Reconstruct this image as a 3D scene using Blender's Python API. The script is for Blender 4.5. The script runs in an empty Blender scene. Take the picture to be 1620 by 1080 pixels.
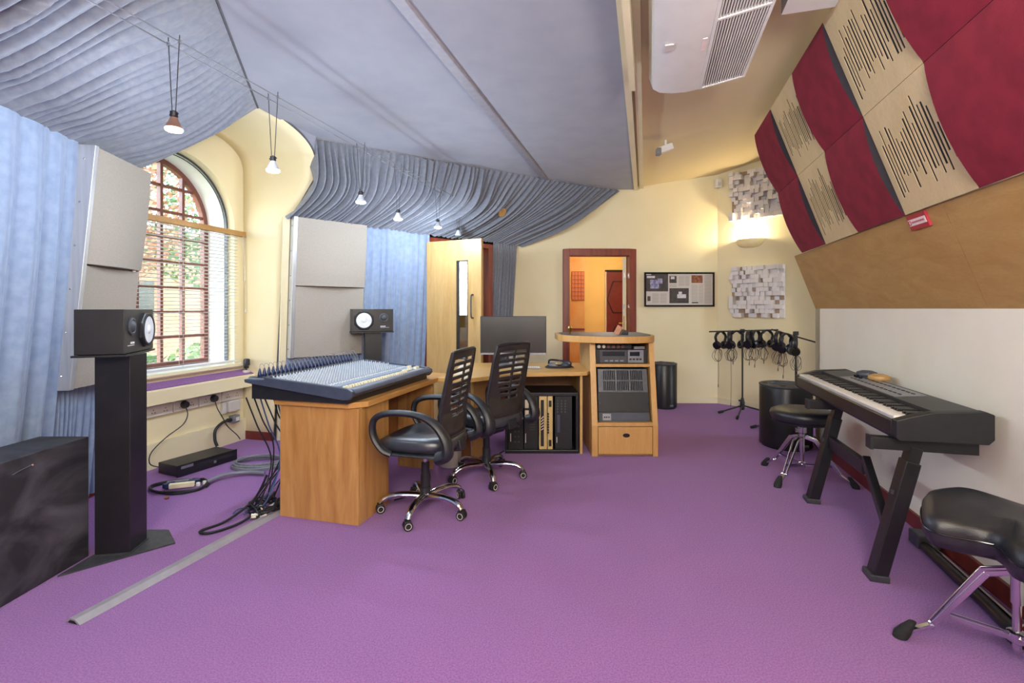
import bpy, bmesh, math, random
from mathutils import Vector, Matrix
random.seed(7)
PI = math.pi
scene = bpy.context.scene
COL = scene.collection
# ------------------------------------------------------------------ camera
H, F, CX, CY = 1.25, 765.0, 810.0, 488.0          # eye height (m), focal length / principal point for 1620 x 1080
cam_d = bpy.data.cameras.new('camera')
cam = bpy.data.objects.new('camera', cam_d)
COL.objects.link(cam)
cam.location = (0, 0, H)
cam.rotation_euler = (PI / 2, 0, 0)
cam_d.sensor_width = 36.0
cam_d.lens = 36.0 * F / 1620.0
cam_d.shift_y = -(540 - CY) / 1620.0
cam_d.clip_start = 0.05
scene.camera = cam
# ------------------------------------------------------------------ world, exposure
vs = scene.view_settings
vs.view_transform = 'Standard'
vs.look = 'None'
vs.gamma = 1.0
vs.use_curve_mapping = False
vs.exposure = 0.68
world = bpy.data.worlds.new('sky')
scene.world = world
world.use_nodes = True
wn = world.node_tree.nodes
wl = world.node_tree.links
sky = wn.new('ShaderNodeTexSky')
sky.sky_type = 'NISHITA'
sky.sun_disc = False
sky.sun_elevation = math.radians(42)
sky.sun_rotation = math.radians(200)
wn['Background'].inputs['Strength'].default_value = 2.0
wl.new(sky.outputs[0], wn['Background'].inputs[0])


def light(name, kind, loc, energy, col=(1, 1, 1), size=0.1, rot=(0, 0, 0), **kw):
    d = bpy.data.lights.new(name, kind)
    d.energy = energy
    d.color = col
    if kind == 'AREA':
        d.shape = 'RECTANGLE'
        d.size = size
        d.size_y = kw.get('size_y', size)
    elif kind != 'SUN':
        d.shadow_soft_size = size
    if kind == 'SPOT':
        d.spot_size = kw.get('spot', 2.0)
        d.spot_blend = 0.6
    o = bpy.data.objects.new(name, d)
    COL.objects.link(o)
    o.location = loc
    o.rotation_euler = rot
    return o


# added area lights, unseen behind the camera, standing in for the room's rear half
light('rear_fill', 'AREA', (-0.35, -1.3, 2.72), 92, (1.0, 0.96, 0.92), 1.3, (math.radians(28), 0, 0), size_y=1.6)
light('rear_ceiling_fill', 'AREA', (-0.25, -1.1, 1.75), 50, (0.92, 0.96, 1.0), 1.2, (PI - math.radians(28), 0, 0), size_y=0.8)  # added upward fill that lightens the ceiling, no fixture

light('right_ceiling_fill', 'AREA', (0.75, -0.4, 1.85), 62, (1.0, 0.95, 0.88), 0.6, (PI - math.radians(35), 0, math.radians(-12)), size_y=0.6)  # added fill brightening the cream ceiling and the red panels

# ------------------------------------------------------------------ helpers


def lin(c):
    if isinstance(c, str):
        c = tuple(int(c[i:i + 2], 16) / 255 for i in (1, 3, 5))
    return tuple((x / 12.92 if x <= 0.04045 else ((x + 0.055) / 1.055) ** 2.4) for x in c)


def P(px, py, Y):
    return Vector(((px - CX) / F * Y, Y, H - (py - CY) / F * Y))


def G(px, py):
    Y = H * F / (py - CY)
    return Vector(((px - CX) / F * Y, Y, 0))


MATS = {}


def mat(name, col, rough=0.6, metal=0.0, col2=None, scale=8.0, stretch=(1, 1, 1), bump=0.0, bscale=None, spec=0.5,
        emit=0.0, detail=4.0, lo=0.35, hi=0.65, dist=0.0, sheen=0.0, coat=0.0, trans=0.0):
    m = bpy.data.materials.new(name)
    m.use_nodes = True
    nt = m.node_tree
    N, L = nt.nodes, nt.links
    b = N['Principled BSDF']
    b.inputs['Base Color'].default_value = (*lin(col), 1)
    b.inputs['Roughness'].default_value = rough
    b.inputs['Metallic'].default_value = metal
    b.inputs['Specular IOR Level'].default_value = spec
    b.inputs['Sheen Weight'].default_value = sheen
    b.inputs['Coat Weight'].default_value = coat
    if emit:
        b.inputs['Emission Color'].default_value = (*lin(col), 1)
        b.inputs['Emission Strength'].default_value = emit
    if col2 is not None or bump:
        tc = N.new('ShaderNodeTexCoord')
        mp = N.new('ShaderNodeMapping')
        mp.inputs['Scale'].default_value = stretch
        L.new(tc.outputs['Object'], mp.inputs[0])
    if col2 is not None:
        nz = N.new('ShaderNodeTexNoise')
        nz.inputs['Scale'].default_value = scale
        nz.inputs['Detail'].default_value = detail
        nz.inputs['Distortion'].default_value = dist
        L.new(mp.outputs[0], nz.inputs['Vector'])
        rp = N.new('ShaderNodeValToRGB')
        rp.color_ramp.elements[0].position = lo
        rp.color_ramp.elements[1].position = hi
        rp.color_ramp.elements[0].color = (*lin(col), 1)
        rp.color_ramp.elements[1].color = (*lin(col2), 1)
        L.new(nz.outputs['Fac'], rp.inputs[0])
        L.new(rp.outputs[0], b.inputs['Base Color'])
    if bump:
        n2 = N.new('ShaderNodeTexNoise')
        n2.inputs['Scale'].default_value = bscale or scale
        n2.inputs['Detail'].default_value = 3
        L.new(mp.outputs[0], n2.inputs['Vector'])
        bp = N.new('ShaderNodeBump')
        bp.inputs['Strength'].default_value = bump
        bp.inputs['Distance'].default_value = 0.01
        L.new(n2.outputs['Fac'], bp.inputs['Height'])
        L.new(bp.outputs[0], b.inputs['Normal'])
    MATS[name] = m
    return m


def wood(name, c1, c2, axis='z', rough=0.45, scale=3.0, ring=14.0):
    st = {'x': (0.12, 1, 1), 'y': (1, 0.12, 1), 'z': (1, 1, 0.12)}[axis]
    m = mat(name, c1, rough, col2=c2, scale=scale * 4, stretch=st, detail=6, lo=0.3, hi=0.72, dist=0.9)
    nt = m.node_tree
    N, L = nt.nodes, nt.links
    mp = next(n for n in N if n.type == 'MAPPING')
    rp = next(n for n in N if n.type == 'VALTORGB')
    fn = N.new('ShaderNodeTexNoise')
    fn.inputs['Scale'].default_value = ring * 9
    fn.inputs['Detail'].default_value = 2
    L.new(mp.outputs[0], fn.inputs['Vector'])
    mx = N.new('ShaderNodeMix')
    mx.data_type = 'RGBA'
    mx.blend_type = 'MULTIPLY'
    mx.inputs[0].default_value = 0.22
    L.new(rp.outputs[0], mx.inputs['A'])
    L.new(fn.outputs['Fac'], mx.inputs['B'])
    L.new(mx.outputs['Result'], N['Principled BSDF'].inputs['Base Color'])
    return m


def glass(name, tint=(0.92, 0.95, 0.95), gloss=0.08):
    m = bpy.data.materials.new(name)
    m.use_nodes = True
    N, L = m.node_tree.nodes, m.node_tree.links
    N.remove(N['Principled BSDF'])
    t = N.new('ShaderNodeBsdfTransparent')
    t.inputs[0].default_value = (*tint, 1)
    g = N.new('ShaderNodeBsdfGlossy')
    g.inputs['Roughness'].default_value = 0.03
    x = N.new('ShaderNodeMixShader')
    x.inputs[0].default_value = gloss
    L.new(t.outputs[0], x.inputs[1])
    L.new(g.outputs[0], x.inputs[2])
    L.new(x.outputs[0], N['Material Output'].inputs[0])
    MATS[name] = m
    return m


WM = {}


class MB:
    def __init__(s):
        s.v, s.f = [], []

    def add(s, vs_, fs):
        k = len(s.v)
        s.v += [Vector(p) for p in vs_]
        s.f += [tuple(i + k for i in q) for q in fs]
        return s

    def hexa(s, p):          # 8 points: bottom 4 (ccw), top 4
        return s.add(p, [(3, 2, 1, 0), (4, 5, 6, 7), (0, 1, 5, 4), (1, 2, 6, 5), (2, 3, 7, 6), (3, 0, 4, 7)])

    def box(s, x0, x1, y0, y1, z0, z1):
        return s.hexa([(x0, y0, z0), (x1, y0, z0), (x1, y1, z0), (x0, y1, z0),
                       (x0, y0, z1), (x1, y0, z1), (x1, y1, z1), (x0, y1, z1)])

    def obox(s, c, ax, ay, az):   # centre and three half-axis vectors
        c, ax, ay, az = Vector(c), Vector(ax), Vector(ay), Vector(az)
        return s.hexa([c - ax - ay - az, c + ax - ay - az, c + ax + ay - az, c - ax + ay - az,
                       c - ax - ay + az, c + ax - ay + az, c + ax + ay + az, c - ax + ay + az])

    def beam(s, a, b, w, h, side=(0, 0, 1)):
        a, b = Vector(a), Vector(b)
        d = (b - a)
        t = d.normalized()
        up = Vector(side)
        x = t.cross(up)
        if x.length < 1e-4:
            x = t.cross(Vector((1, 0, 0)))
        x.normalize()
        y = x.cross(t)
        return s.obox((a + b) / 2, x * w / 2, d / 2, y * h / 2)

    def prism(s, poly, z0, z1):
        n = len(poly)
        vs_ = [(p[0], p[1], z0) for p in poly] + [(p[0], p[1], z1) for p in poly]
        fs = [tuple(range(n - 1, -1, -1)), tuple(range(n, 2 * n))] + [(i, (i + 1) % n, n + (i + 1) % n, n + i) for i in range(n)]
        return s.add(vs_, fs)

    def extr(s, pts, vec):
        n = len(pts)
        vec = Vector(vec)
        vs_ = [Vector(p) for p in pts] + [Vector(p) + vec for p in pts]
        fs = [tuple(range(n - 1, -1, -1)), tuple(range(n, 2 * n))] + [(i, (i + 1) % n, n + (i + 1) % n, n + i) for i in range(n)]
        return s.add(vs_, fs)

    def cyl(s, a, b, r0, r1=None, n=16, cap=True):
        a, b = Vector(a), Vector(b)
        r1 = r0 if r1 is None else r1
        t = (b - a).normalized()
        x = t.orthogonal().normalized()
        y = t.cross(x)
        k = len(s.v)
        for c, r in ((a, r0), (b, r1)):
            for i in range(n):
                an = 2 * PI * i / n
                s.v.append(c + (x * math.cos(an) + y * math.sin(an)) * r)
        for i in range(n):
            j = (i + 1) % n
            s.f.append((k + i, k + j, k + n + j, k + n + i))
        if cap:
            s.f.append(tuple(k + i for i in range(n - 1, -1, -1)))
            s.f.append(tuple(k + n + i for i in range(n)))
        return s

    def tube(s, pts, r, n=8, closed=False, side=None, flat=1.0, cap=True):
        pts = [Vector(p) for p in pts]
        m = len(pts)
        k = len(s.v)
        nrm = None
        for i, p in enumerate(pts):
            if closed:
                t = (pts[(i + 1) % m] - pts[i - 1])
            else:
                t = pts[min(i + 1, m - 1)] - pts[max(i - 1, 0)]
            t.normalize()
            if side is not None:
                x = Vector(side)
                x = (x - t * x.dot(t)).normalized()
            else:
                if nrm is None:
                    nrm = t.orthogonal().normalized()
                nrm = (nrm - t * nrm.dot(t))
                if nrm.length < 1e-6:
                    nrm = t.orthogonal()
                nrm.normalize()
                x = nrm
            y = t.cross(x)
            rr = r[i] if isinstance(r, (list, tuple)) else r
            for j in range(n):
                an = 2 * PI * j / n
                s.v.append(p + x * math.cos(an) * rr + y * math.sin(an) * rr * flat)
        for i in range(m if closed else m - 1):
            i2 = (i + 1) % m
            for j in range(n):
                j2 = (j + 1) % n
                s.f.append((k + i * n + j, k + i * n + j2, k + i2 * n + j2, k + i2 * n + j))
        if cap and not closed:
            s.f.append(tuple(k + j for j in range(n - 1, -1, -1)))
            s.f.append(tuple(k + (m - 1) * n + j for j in range(n)))
        return s

    def lathe(s, prof, n=24, c=(0, 0, 0), M=None):
        k = len(s.v)
        c = Vector(c)
        for (r, z) in prof:
            for i in range(n):
                an = 2 * PI * i / n
                p = Vector((r * math.cos(an), r * math.sin(an), z))
                s.v.append((M @ p if M else p) + c)
        for a in range(len(prof) - 1):
            for i in range(n):
                j = (i + 1) % n
                s.f.append((k + a * n + i, k + a * n + j, k + (a + 1) * n + j, k + (a + 1) * n + i))
        if prof[0][0] > 1e-6:
            s.f.append(tuple(k + i for i in range(n - 1, -1, -1)))
        if prof[-1][0] > 1e-6:
            s.f.append(tuple(k + (len(prof) - 1) * n + i for i in range(n)))
        return s

    def grid(s, fn, nu, nv, keep=None):
        k = len(s.v)
        for i in range(nu + 1):
            for j in range(nv + 1):
                s.v.append(Vector(fn(i / nu, j / nv)))
        for i in range(nu):
            for j in range(nv):
                if keep is None or keep((i + .5) / nu, (j + .5) / nv):
                    a = k + i * (nv + 1) + j
                    s.f.append((a, a + nv + 1, a + nv + 2, a + 1))
        return s

    def rings(s, rings, cap=True):      # list of equal-length closed rings
        k = len(s.v)
        n = len(rings[0])
        for r in rings:
            s.v += [Vector(p) for p in r]
        for a in range(len(rings) - 1):
            for i in range(n):
                j = (i + 1) % n
                s.f.append((k + a * n + i, k + a * n + j, k + (a + 1) * n + j, k + (a + 1) * n + i))
        if cap:
            s.f.append(tuple(k + i for i in range(n - 1, -1, -1)))
            s.f.append(tuple(k + (len(rings) - 1) * n + i for i in range(n)))
        return s

    def mesh(s, name, inv=None):
        me = bpy.data.meshes.new(name)
        me.from_pydata([(inv @ v if inv else v) for v in s.v], [], s.f)
        bm = bmesh.new()
        bm.from_mesh(me)
        bmesh.ops.remove_doubles(bm, verts=bm.verts, dist=1e-5)
        bmesh.ops.recalc_face_normals(bm, faces=bm.faces)
        bm.to_mesh(me)
        bm.free()
        me.update()
        return me

    def build(s, name, m, parent=None, smooth=False, bevel=0.0, solid=0.0, world=True, ang=40, seg=2, off=-1):
        inv = WM[parent.name].inverted() if (parent is not None and world) else None
        me = s.mesh(name, inv)
        o = bpy.data.objects.new(name, me)
        COL.objects.link(o)
        me.materials.append(MATS[m] if isinstance(m, str) else m)
        if parent is not None:
            o.parent = parent
            WM[o.name] = WM[parent.name].copy()
        else:
            WM[o.name] = Matrix()
        if smooth:
            for p in me.polygons:
                p.use_smooth = True
            me.set_sharp_from_angle(angle=math.radians(ang))
        if solid:
            md = o.modifiers.new('solid', 'SOLIDIFY')
            md.thickness = solid
            md.offset = off
        if bevel:
            md = o.modifiers.new('bevel', 'BEVEL')
            md.width = bevel
            md.segments = seg
            md.limit_method = 'ANGLE'
            md.angle_limit = math.radians(35)
        return o


def tag(o, label, cat, group=None):
    o['label'] = label
    o['category'] = cat
    if group:
        o['group'] = group
    return o


def thing(name, label, cat, loc=(0, 0, 0), rz=0.0, group=None):
    o = bpy.data.objects.new(name, None)
    COL.objects.link(o)
    o.empty_display_size = 0.1
    o.location = loc
    o.rotation_euler = (0, 0, rz)
    WM[o.name] = Matrix.Translation(Vector(loc)) @ Matrix.Rotation(rz, 4, 'Z')
    return tag(o, label, cat, group)


def solo(mb, name, m, label, cat, group=None, **kw):
    """a thing that is one mesh, its origin at its base"""
    return recentre(tag(mb.build(name, m, **kw), label, cat, group))


def recentre(o):
    vs_ = [v.co for v in o.data.vertices]
    lo = Vector([min(v[i] for v in vs_) for i in range(3)])
    hi = Vector([max(v[i] for v in vs_) for i in range(3)])
    c = Vector(((lo.x + hi.x) / 2, (lo.y + hi.y) / 2, lo.z))
    o.data.transform(Matrix.Translation(-c))
    o.location = c
    WM[o.name] = Matrix.Translation(c)
    return o


def struct(mb, name, m, parent=None, **kw):
    o = mb.build(name, m, parent, **kw)
    if parent is None:
        o['kind'] = 'structure'
    return o


def inst(src, name, parent, loc, rot=(0, 0, 0), scale=(1, 1, 1)):
    o = bpy.data.objects.new(name, src)
    COL.objects.link(o)
    o.parent = parent
    o.location = loc
    o.rotation_euler = rot
    o.scale = scale
    return o


def lerp(a, b, t):
    return a + (b - a) * t


def pw(x, pts):
    if x <= pts[0][0]:
        return pts[0][1]
    for (a, va), (b, vb) in zip(pts, pts[1:]):
        if x <= b:
            return va + (vb - va) * (x - a) / (b - a)
    return pts[-1][1]


def spline(pts, k=8):
    pts = [Vector(p) for p in pts]
    out = []
    for i in range(len(pts) - 1):
        p0, p1, p2, p3 = pts[max(i - 1, 0)], pts[i], pts[i + 1], pts[min(i + 2, len(pts) - 1)]
        for j in range(k):
            t = j / k
            out.append(0.5 * ((2 * p1) + (p2 - p0) * t + (2 * p0 - 5 * p1 + 4 * p2 - p3) * t * t + (-p0 + 3 * p1 - 3 * p2 + p3) * t ** 3))
    out.append(pts[-1])
    return out


def pleats(n, seed, amp):
    """random soft folds: returns f(w) giving an offset, w in 0..1"""
    rnd = random.Random(seed)
    xs, x = [0.0], 0.0
    while x < 1:
        x += rnd.uniform(0.6, 1.4) / n
        xs.append(x)
    am = [rnd.uniform(0.6, 1.15) for _ in xs]

    def f(w):
        for i in range(len(xs) - 1):
            if w <= xs[i + 1]:
                t = max(0.0, (w - xs[i]) / (xs[i + 1] - xs[i]))
                return amp * am[i] * max(0.0, math.sin(PI * t ** 0.72)) ** 1.2
        return 0.0
    return f
# ------------------------------------------------------------------ materials
mat('carpet', '#87569b', 0.95, col2='#a071b0', scale=160, bump=0.5, bscale=420, spec=0.1, detail=3, sheen=0.15)
mat('cream_wall', '#e8dab2', 0.75, col2='#ebdeb8', scale=3, bump=0.06, bscale=60, spec=0.25)
mat('pale_wall', '#ebe3cf', 0.75, col2='#efe8d6', scale=3, bump=0.05, bscale=60, spec=0.25)
mat('cream_ceiling', '#ead9b0', 0.8, spec=0.2, bump=0.04, bscale=50)
mat('white_reveal', '#f2f0ea', 0.6, col2='#ebe9e2', scale=6)
mat('cream_paint', '#eadfbc', 0.45, col2='#e6dab4', scale=5)
mat('skirting', '#7c3026', 0.4, col2='#6a261f', scale=12, stretch=(1, 1, 0.2))
mat('door_frame_wood', '#8a3c28', 0.4, col2='#702b1d', scale=18, stretch=(1, 1, 0.08), detail=5)
mat('grey_fabric', '#9b9ca6', 0.9, col2='#9496a1', scale=4, bump=0.12, bscale=200, spec=0.15, sheen=0.2)
mat('drape_fabric', '#83868f', 0.7, col2='#777b87', scale=30, stretch=(1, 1, 1), spec=0.3, sheen=0.3)
mat('curtain_fabric', '#8e9fba', 0.75, col2='#8294b1', scale=20, spec=0.25, sheen=0.3)
mat('grey_batten', '#8d8a93', 0.5, col2='#96939b', scale=20)
mat('dark_trim', '#4b4a50', 0.6, col2='#55545a', scale=30)
mat('panel_cloth', '#a9a298', 0.9, col2='#a0998f', scale=150, bump=0.15, bscale=300, spec=0.15)
mat('aluminium', '#c8cace', 0.33, 0.55, col2='#b9bcc1', scale=60, stretch=(1, 1, 0.05))
mat('chrome', '#d9dbe0', 0.12, 1.0, col2='#c9ccd2', scale=10)
mat('black_plastic', '#1d1e22', 0.42, col2='#232429', scale=25)
mat('black_gloss', '#141519', 0.2, col2='#191a1f', scale=25)
mat('black_satin', '#1a191c', 0.36, col2='#201f22', scale=8, spec=0.5)
mat('black_vinyl', '#1e1f25', 0.33, col2='#25262d', scale=40, bump=0.15, bscale=350, spec=0.6)
mat('seat_fabric', '#24262c', 0.5, col2='#2c2f36', scale=90, bump=0.2, bscale=500, sheen=0.4)
mat('seat_leather', '#2b2e35', 0.32, col2='#33363e', scale=50, bump=0.08, bscale=300, spec=0.9)
mat('rubber', '#1c1c1d', 0.8, col2='#262627', scale=60)
mat('steel_grey', '#4e4f54', 0.45, 0.6, col2='#595a5f', scale=40)
mat('white_plastic', '#e3e1dc', 0.4, col2='#dedcd6', scale=8)
mat('off_white_plastic', '#d2cbc4', 0.45, col2='#cbc4bd', scale=8)
mat('wine_cloth', '#8c2034', 0.95, col2='#7c1a2d', scale=9, bump=0.25, bscale=260, spec=0.06, sheen=0.08)
mat('slot_dark', '#1a1620', 0.8, col2='#201c26', scale=30)
wood('birch', '#e3cb9d', '#d9bf8e', 'z', 0.5)
wood('oak_board', '#c49a5e', '#b3874c', 'y', 0.5)
wood('desk_side_wood', '#d3a263', '#aa7336', 'z', 0.42)
wood('desk_top_wood', '#d09c5a', '#bf8846', 'y', 0.38)
wood('light_desk_wood', '#d8aa66', '#caa05c', 'x', 0.4)
wood('cabinet_wood', '#d9aa68', '#cb9a58', 'z', 0.42)
wood('door_veneer', '#d8b478', '#c79f60', 'z', 0.42)
wood('blind_wood', '#c19458', '#b1844a', 'y', 0.45)
mat('dark_desk_wood', '#8c5c34', 0.5, col2='#7d5029', scale=14, stretch=(1, 1, 0.15))  # darker brown wood for modesty, rear and corner panels
mat('brown_window', '#7a4636', 0.5, col2='#6b3c2e', scale=20)
glass('clear_glass')
mat('screen', '#221f1f', 0.25, col2='#262323', scale=3)
mat('blue_grey_plastic', '#3a4152', 0.42, col2='#414859', scale=20)
mat('mixer_face', '#8e9cac', 0.4, col2='#8593a4', scale=15)
mat('knob_white', '#dfe2e6', 0.4, col2='#cfd3d9', scale=30)
mat('knob_grey', '#c6ccd3', 0.4, col2='#b6bec7', scale=30)
mat('knob_cream', '#efe6c8', 0.4, col2='#e9dfbe', scale=30)
mat('plug_blue', '#1e2c55', 0.4, col2='#24335f', scale=40)
mat('cable_black', '#18181b', 0.5, col2='#202024', scale=60)
mat('cable_grey', '#84868d', 0.5, col2='#777980', scale=60)
mat('cable_blue', '#3d4f78', 0.5, col2='#475a86', scale=60)
mat('paper', '#cfc6bd', 0.6, col2='#c9c0b7', scale=6)
mat('print_dark', '#3a322f', 0.5, col2='#4b423f', scale=22)
mat('print_purple', '#6b628c', 0.5, col2='#a9a9c4', scale=30)
mat('print_grey', '#a79d94', 0.6, col2='#b0a69d', scale=60)
mat('print_orange', '#a8613a', 0.5, col2='#5b3524', scale=35)
mat('print_white', '#dcd8da', 0.5, col2='#c7c2c6', scale=35)
mat('sign_red', '#b02a3a', 0.4, col2='#a52434', scale=20)
mat('sign_white', '#f0dcd8', 0.4, col2='#ead4d0', scale=20)
mat('hall_yellow', '#e6c57a', 0.7, col2='#e2bf72', scale=3)
mat('hall_tan', '#c99a62', 0.7, col2='#c28446', scale=3)
mat('hall_red', '#6d1a1a', 0.45, col2='#621616', scale=10)
mat('tile_orange', '#b8683c', 0.6, col2='#ab5d33', scale=10)
mat('brass', '#c9a250', 0.3, 1.0, col2='#bd9646', scale=20)
mat('bulb_glow', '#e9f2ff', 0.4, emit=14.0)
mat('bulb_rim_glow', '#f2ffe0', 0.4, emit=2.2)
mat('bulb_copper', '#b98d78', 0.3, 0.7, col2='#ad816c', scale=20)
mat('bulb_white', '#cfd6e2', 0.35, 0.2, col2='#c5ccd8', scale=20)
mat('sconce_plaster', '#efdfae', 0.6, col2='#e9d8a4', scale=8)
mat('leaf_green', '#6f8f4e', 0.7, col2='#4c6b35', scale=5)
mat('leaf_pale', '#9db37a', 0.7, col2='#7d9a5b', scale=5)
mat('leaf_red', '#c08462', 0.7, col2='#a36a4c', scale=5)
mat('bark', '#5a4634', 0.9, col2='#4a392a', scale=12, stretch=(1, 1, 0.2))
mat('lawn', '#7f8f58', 0.95, col2='#8f9d66', scale=10)
mat('orange_render', '#d99a72', 0.8, col2='#cf8f67', scale=3)
mat('concrete', '#c9c6bd', 0.8, col2='#bebbb2', scale=6)
mat('beige_metal', '#cdb277', 0.4, col2='#c4a96e', scale=30)
mat('rack_grey', '#3c3e44', 0.5, col2='#44464c', scale=30)
mat('rack_dark', '#141518', 0.5, col2='#1a1b1e', scale=30)
mat('silver_plastic', '#8c8e95', 0.35, 0.4, col2='#82848b', scale=30)
mat('display_blue', '#10141f', 0.15, col2='#141926', scale=10)
mat('smudged_black', '#26262b', 0.6, col2='#57575f', scale=2.2, stretch=(1, 1, 1.6), lo=0.42, hi=0.75, dist=1.6, detail=5)
mat('key_white', '#e6e1d8', 0.25, col2='#e0dbd2', scale=6)
mat('key_black', '#18171a', 0.3, col2='#1d1c1f', scale=6)
mat('chair_back_plastic', '#2a2623', 0.45, col2='#322d29', scale=20)
mat('diffuser_white', '#e2dcda', 0.7, col2='#d8d2d1', scale=12)
mat('diffuser_shaded', '#a8907a', 0.75, col2='#9c846e', scale=12)  # white blocks in deep shade: the shading is put into this colour
# ------------------------------------------------------------------ room frames
D = Vector((0.274, 0.962, 0))          # long axis of the room (away from the camera)
Q = Vector((0.962, -0.274, 0))         # across it, to the right
Z = Vector((0, 0, 1))
R0 = Vector((2.78, 4.43, 0))           # far end of the right wall


def RW(s, t=0.0, z=0.0):               # right wall: s towards the camera, t into the room
    return R0 - D * s - Q * t + Z * z


TV = (0.335, 0.942)                    # lean of the overhanging panels on the right wall


def RT(s, l, o=0.0):                   # leaning plane: l up the slope from z = 1.25, o off its face
    return RW(s, TV[0] * l + TV[1] * o, 1.25 + TV[1] * l - TV[0] * o)


W0 = Vector((-2.6, 4.6, 0))            # window wall
WD = Vector((-0.26, -0.9656, 0))       # along it towards the camera
WN = Vector((0.9656, -0.26, 0))        # into the room


def WW(s, t=0.0, z=0.0):
    return W0 + WD * s + WN * t + Z * z


F0 = Vector((-2.09, 4.45, 0))          # front wall (draped), leaning out towards its foot
FD = Vector((0.74, 0.673, 0))
FN = Vector((0.673, -0.74, 0))


def FW(u, d=0.0, z=0.0):
    return F0 + FD * u + FN * (d - 0.093 * max(0.0, 2.1 - z)) + Z * z


def LW(y, d=0.0, z=0.0):               # left wall (draped), same lean
    return Vector((-2.04 - 0.176 * y, y, 0)) + Vector((0.985, 0.173, 0)) * (d - 0.093 * max(0.0, 2.216 - z)) + Z * z


ZC = 2.83                              # underside of the grey fabric ceiling


def ceil_z(q):
    return 2.89 + 0.15 * q


# ------------------------------------------------------------------ floor and walls
struct(MB().prism([(-2.95, -2.6), (1.6, -2.6), (4.6, 3.4), (4.6, 6.52), (-2.6, 6.52), (-2.72, 4.9), (-3.1, 3.2)], -0.06, 0), 'floor', 'carpet')


def wall(mb, a, b, z0, z1, th):        # th > 0: thickness to the right of a->b
    a, b = Vector(a), Vector(b)
    d = (b - a).normalized()
    n = Vector((d.y, -d.x, 0)) * th
    a, b = Vector((a.x, a.y, 0)), Vector((b.x, b.y, 0))
    return mb.hexa([a + Z * z0, b + Z * z0, b + n + Z * z0, a + n + Z * z0, a + Z * z1, b + Z * z1, b + n + Z * z1, a + n + Z * z1])


struct(wall(MB(), RW(7.3), RW(0), 0, 3.1, 0.12), 'wall_right', 'pale_wall')
struct(wall(MB(), RW(-0.001), RW(-0.001, -1.9), 0, 3.4, 0.12), 'wall_recess', 'cream_wall')
A0, A1 = Vector((2.72, 6.4, 0)), Vector((4.75, 4.12, 0))
struct(wall(MB(), A1, A0, 0, 3.5, 0.12), 'wall_angled', 'cream_wall')
mb = MB()                                # back wall with its doorway
BW = lambda x: Vector((x, 6.466 - 0.0254 * (x - 0.127), 0))
wall(mb, BW(-0.1), BW(0.75), 0, 3.2, -0.10)
wall(mb, BW(1.57), BW(2.76), 0, 3.2, -0.10)
wall(mb, BW(0.75), BW(1.57), 1.965, 3.2, -0.10)
struct(mb, 'wall_back', 'cream_wall')
mb = MB()                                # frame of the doorway
for x0, x1, z0, z1 in ((0.675, 0.765, 0, 2.04), (1.555, 1.647, 0, 2.04), (0.765, 1.555, 1.95, 2.04)):
    mb.box(x0, x1, 6.40, 6.56, z0, z1)
struct(mb, 'door_1', 'door_frame_wood', bevel=0.006)
mb = MB()                                # backing of the draped walls
wall(mb, FW(0.03, -0.26, 2.1), FW(1.53, -0.26, 2.1), 0, 2.12, -0.08)
wall(mb, FW(2.48, -0.26, 2.1), FW(3.2, -0.26, 2.1), 0, 2.12, -0.08)
wall(mb, FW(1.53, -0.26, 2.1), FW(2.48, -0.26, 2.1), 2.05, 2.12, -0.08)
struct(mb, 'wall_front', 'dark_trim')
struct(wall(MB(), LW(-2.55, -0.3, 2.3), LW(3.36, -0.3, 2.3), 0, 2.9, -0.08), 'wall_left', 'dark_trim')
struct(wall(MB(), (-2.4, -2.55), (1.6, -2.55), 0, 3.1, 0.12), 'wall_rear', 'cream_wall')

struct(MB().prism([tuple(p.xy) for p in (WW(-.09, -.3), WW(-.09, .30), FW(.1, -.27, 2.1), FW(.1, -.5, 2.1))], 0, 2.4), 'wall_corner', 'dark_trim')
# window wall with an arched opening
WC, WR, WS, WSILL = 0.62, 0.57, 2.0, 0.735       # centre, radius, springing, sill height
mb = MB()


def wslab(mb, s0, s1, zb0, zb1, zt, t0=-0.34, t1=0.0):
    mb.hexa([WW(s0, t1, zb0), WW(s1, t1, zb1), WW(s1, t0, zb1), WW(s0, t0, zb0), WW(s0, t1, zt), WW(s1, t1, zt), WW(s1, t0, zt), WW(s0, t0, zt)])


wslab(mb, -0.45, WC - WR, 0, 0, 3.25)
wslab(mb, WC + WR, 1.75, 0, 0, 3.25)
wslab(mb, WC - WR, WC + WR, -0.0, 0.0, WSILL)
arc = [PI * i / 32 for i in range(33)]
for a, b in zip(arc, arc[1:]):
    wslab(mb, WC - WR * math.cos(a), WC - WR * math.cos(b), WS + WR * math.sin(a), WS + WR * math.sin(b), 3.25)
struct(mb, 'wall_window', 'cream_wall')
mb = MB()                                # white plaster lining of the outer part of the opening
out = [(WC - WR, WSILL)] + [(WC - WR * math.cos(a), WS + WR * math.sin(a)) for a in arc] + [(WC + WR, WSILL)]
inn = [(WC - WR + 0.006, WSILL + .006)] + [(WC - (WR - .006) * math.cos(a), WS + (WR - .006) * math.sin(a)) for a in arc] + [(WC + WR - 0.006, WSILL + .006)]
n = len(out)
for i in range(n):
    j = (i + 1) % n
    (s0, z0), (s1, z1), (s2, z2), (s3, z3) = out[i], out[j], inn[j], inn[i]
    mb.hexa([WW(s0, -.34, z0), WW(s1, -.34, z1), WW(s2, -.34, z2), WW(s3, -.34, z3), WW(s0, -.08, z0), WW(s1, -.08, z1), WW(s2, -.08, z2), WW(s3, -.08, z3)])
struct(mb, 'trim_1', 'white_reveal', smooth=True)

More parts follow.
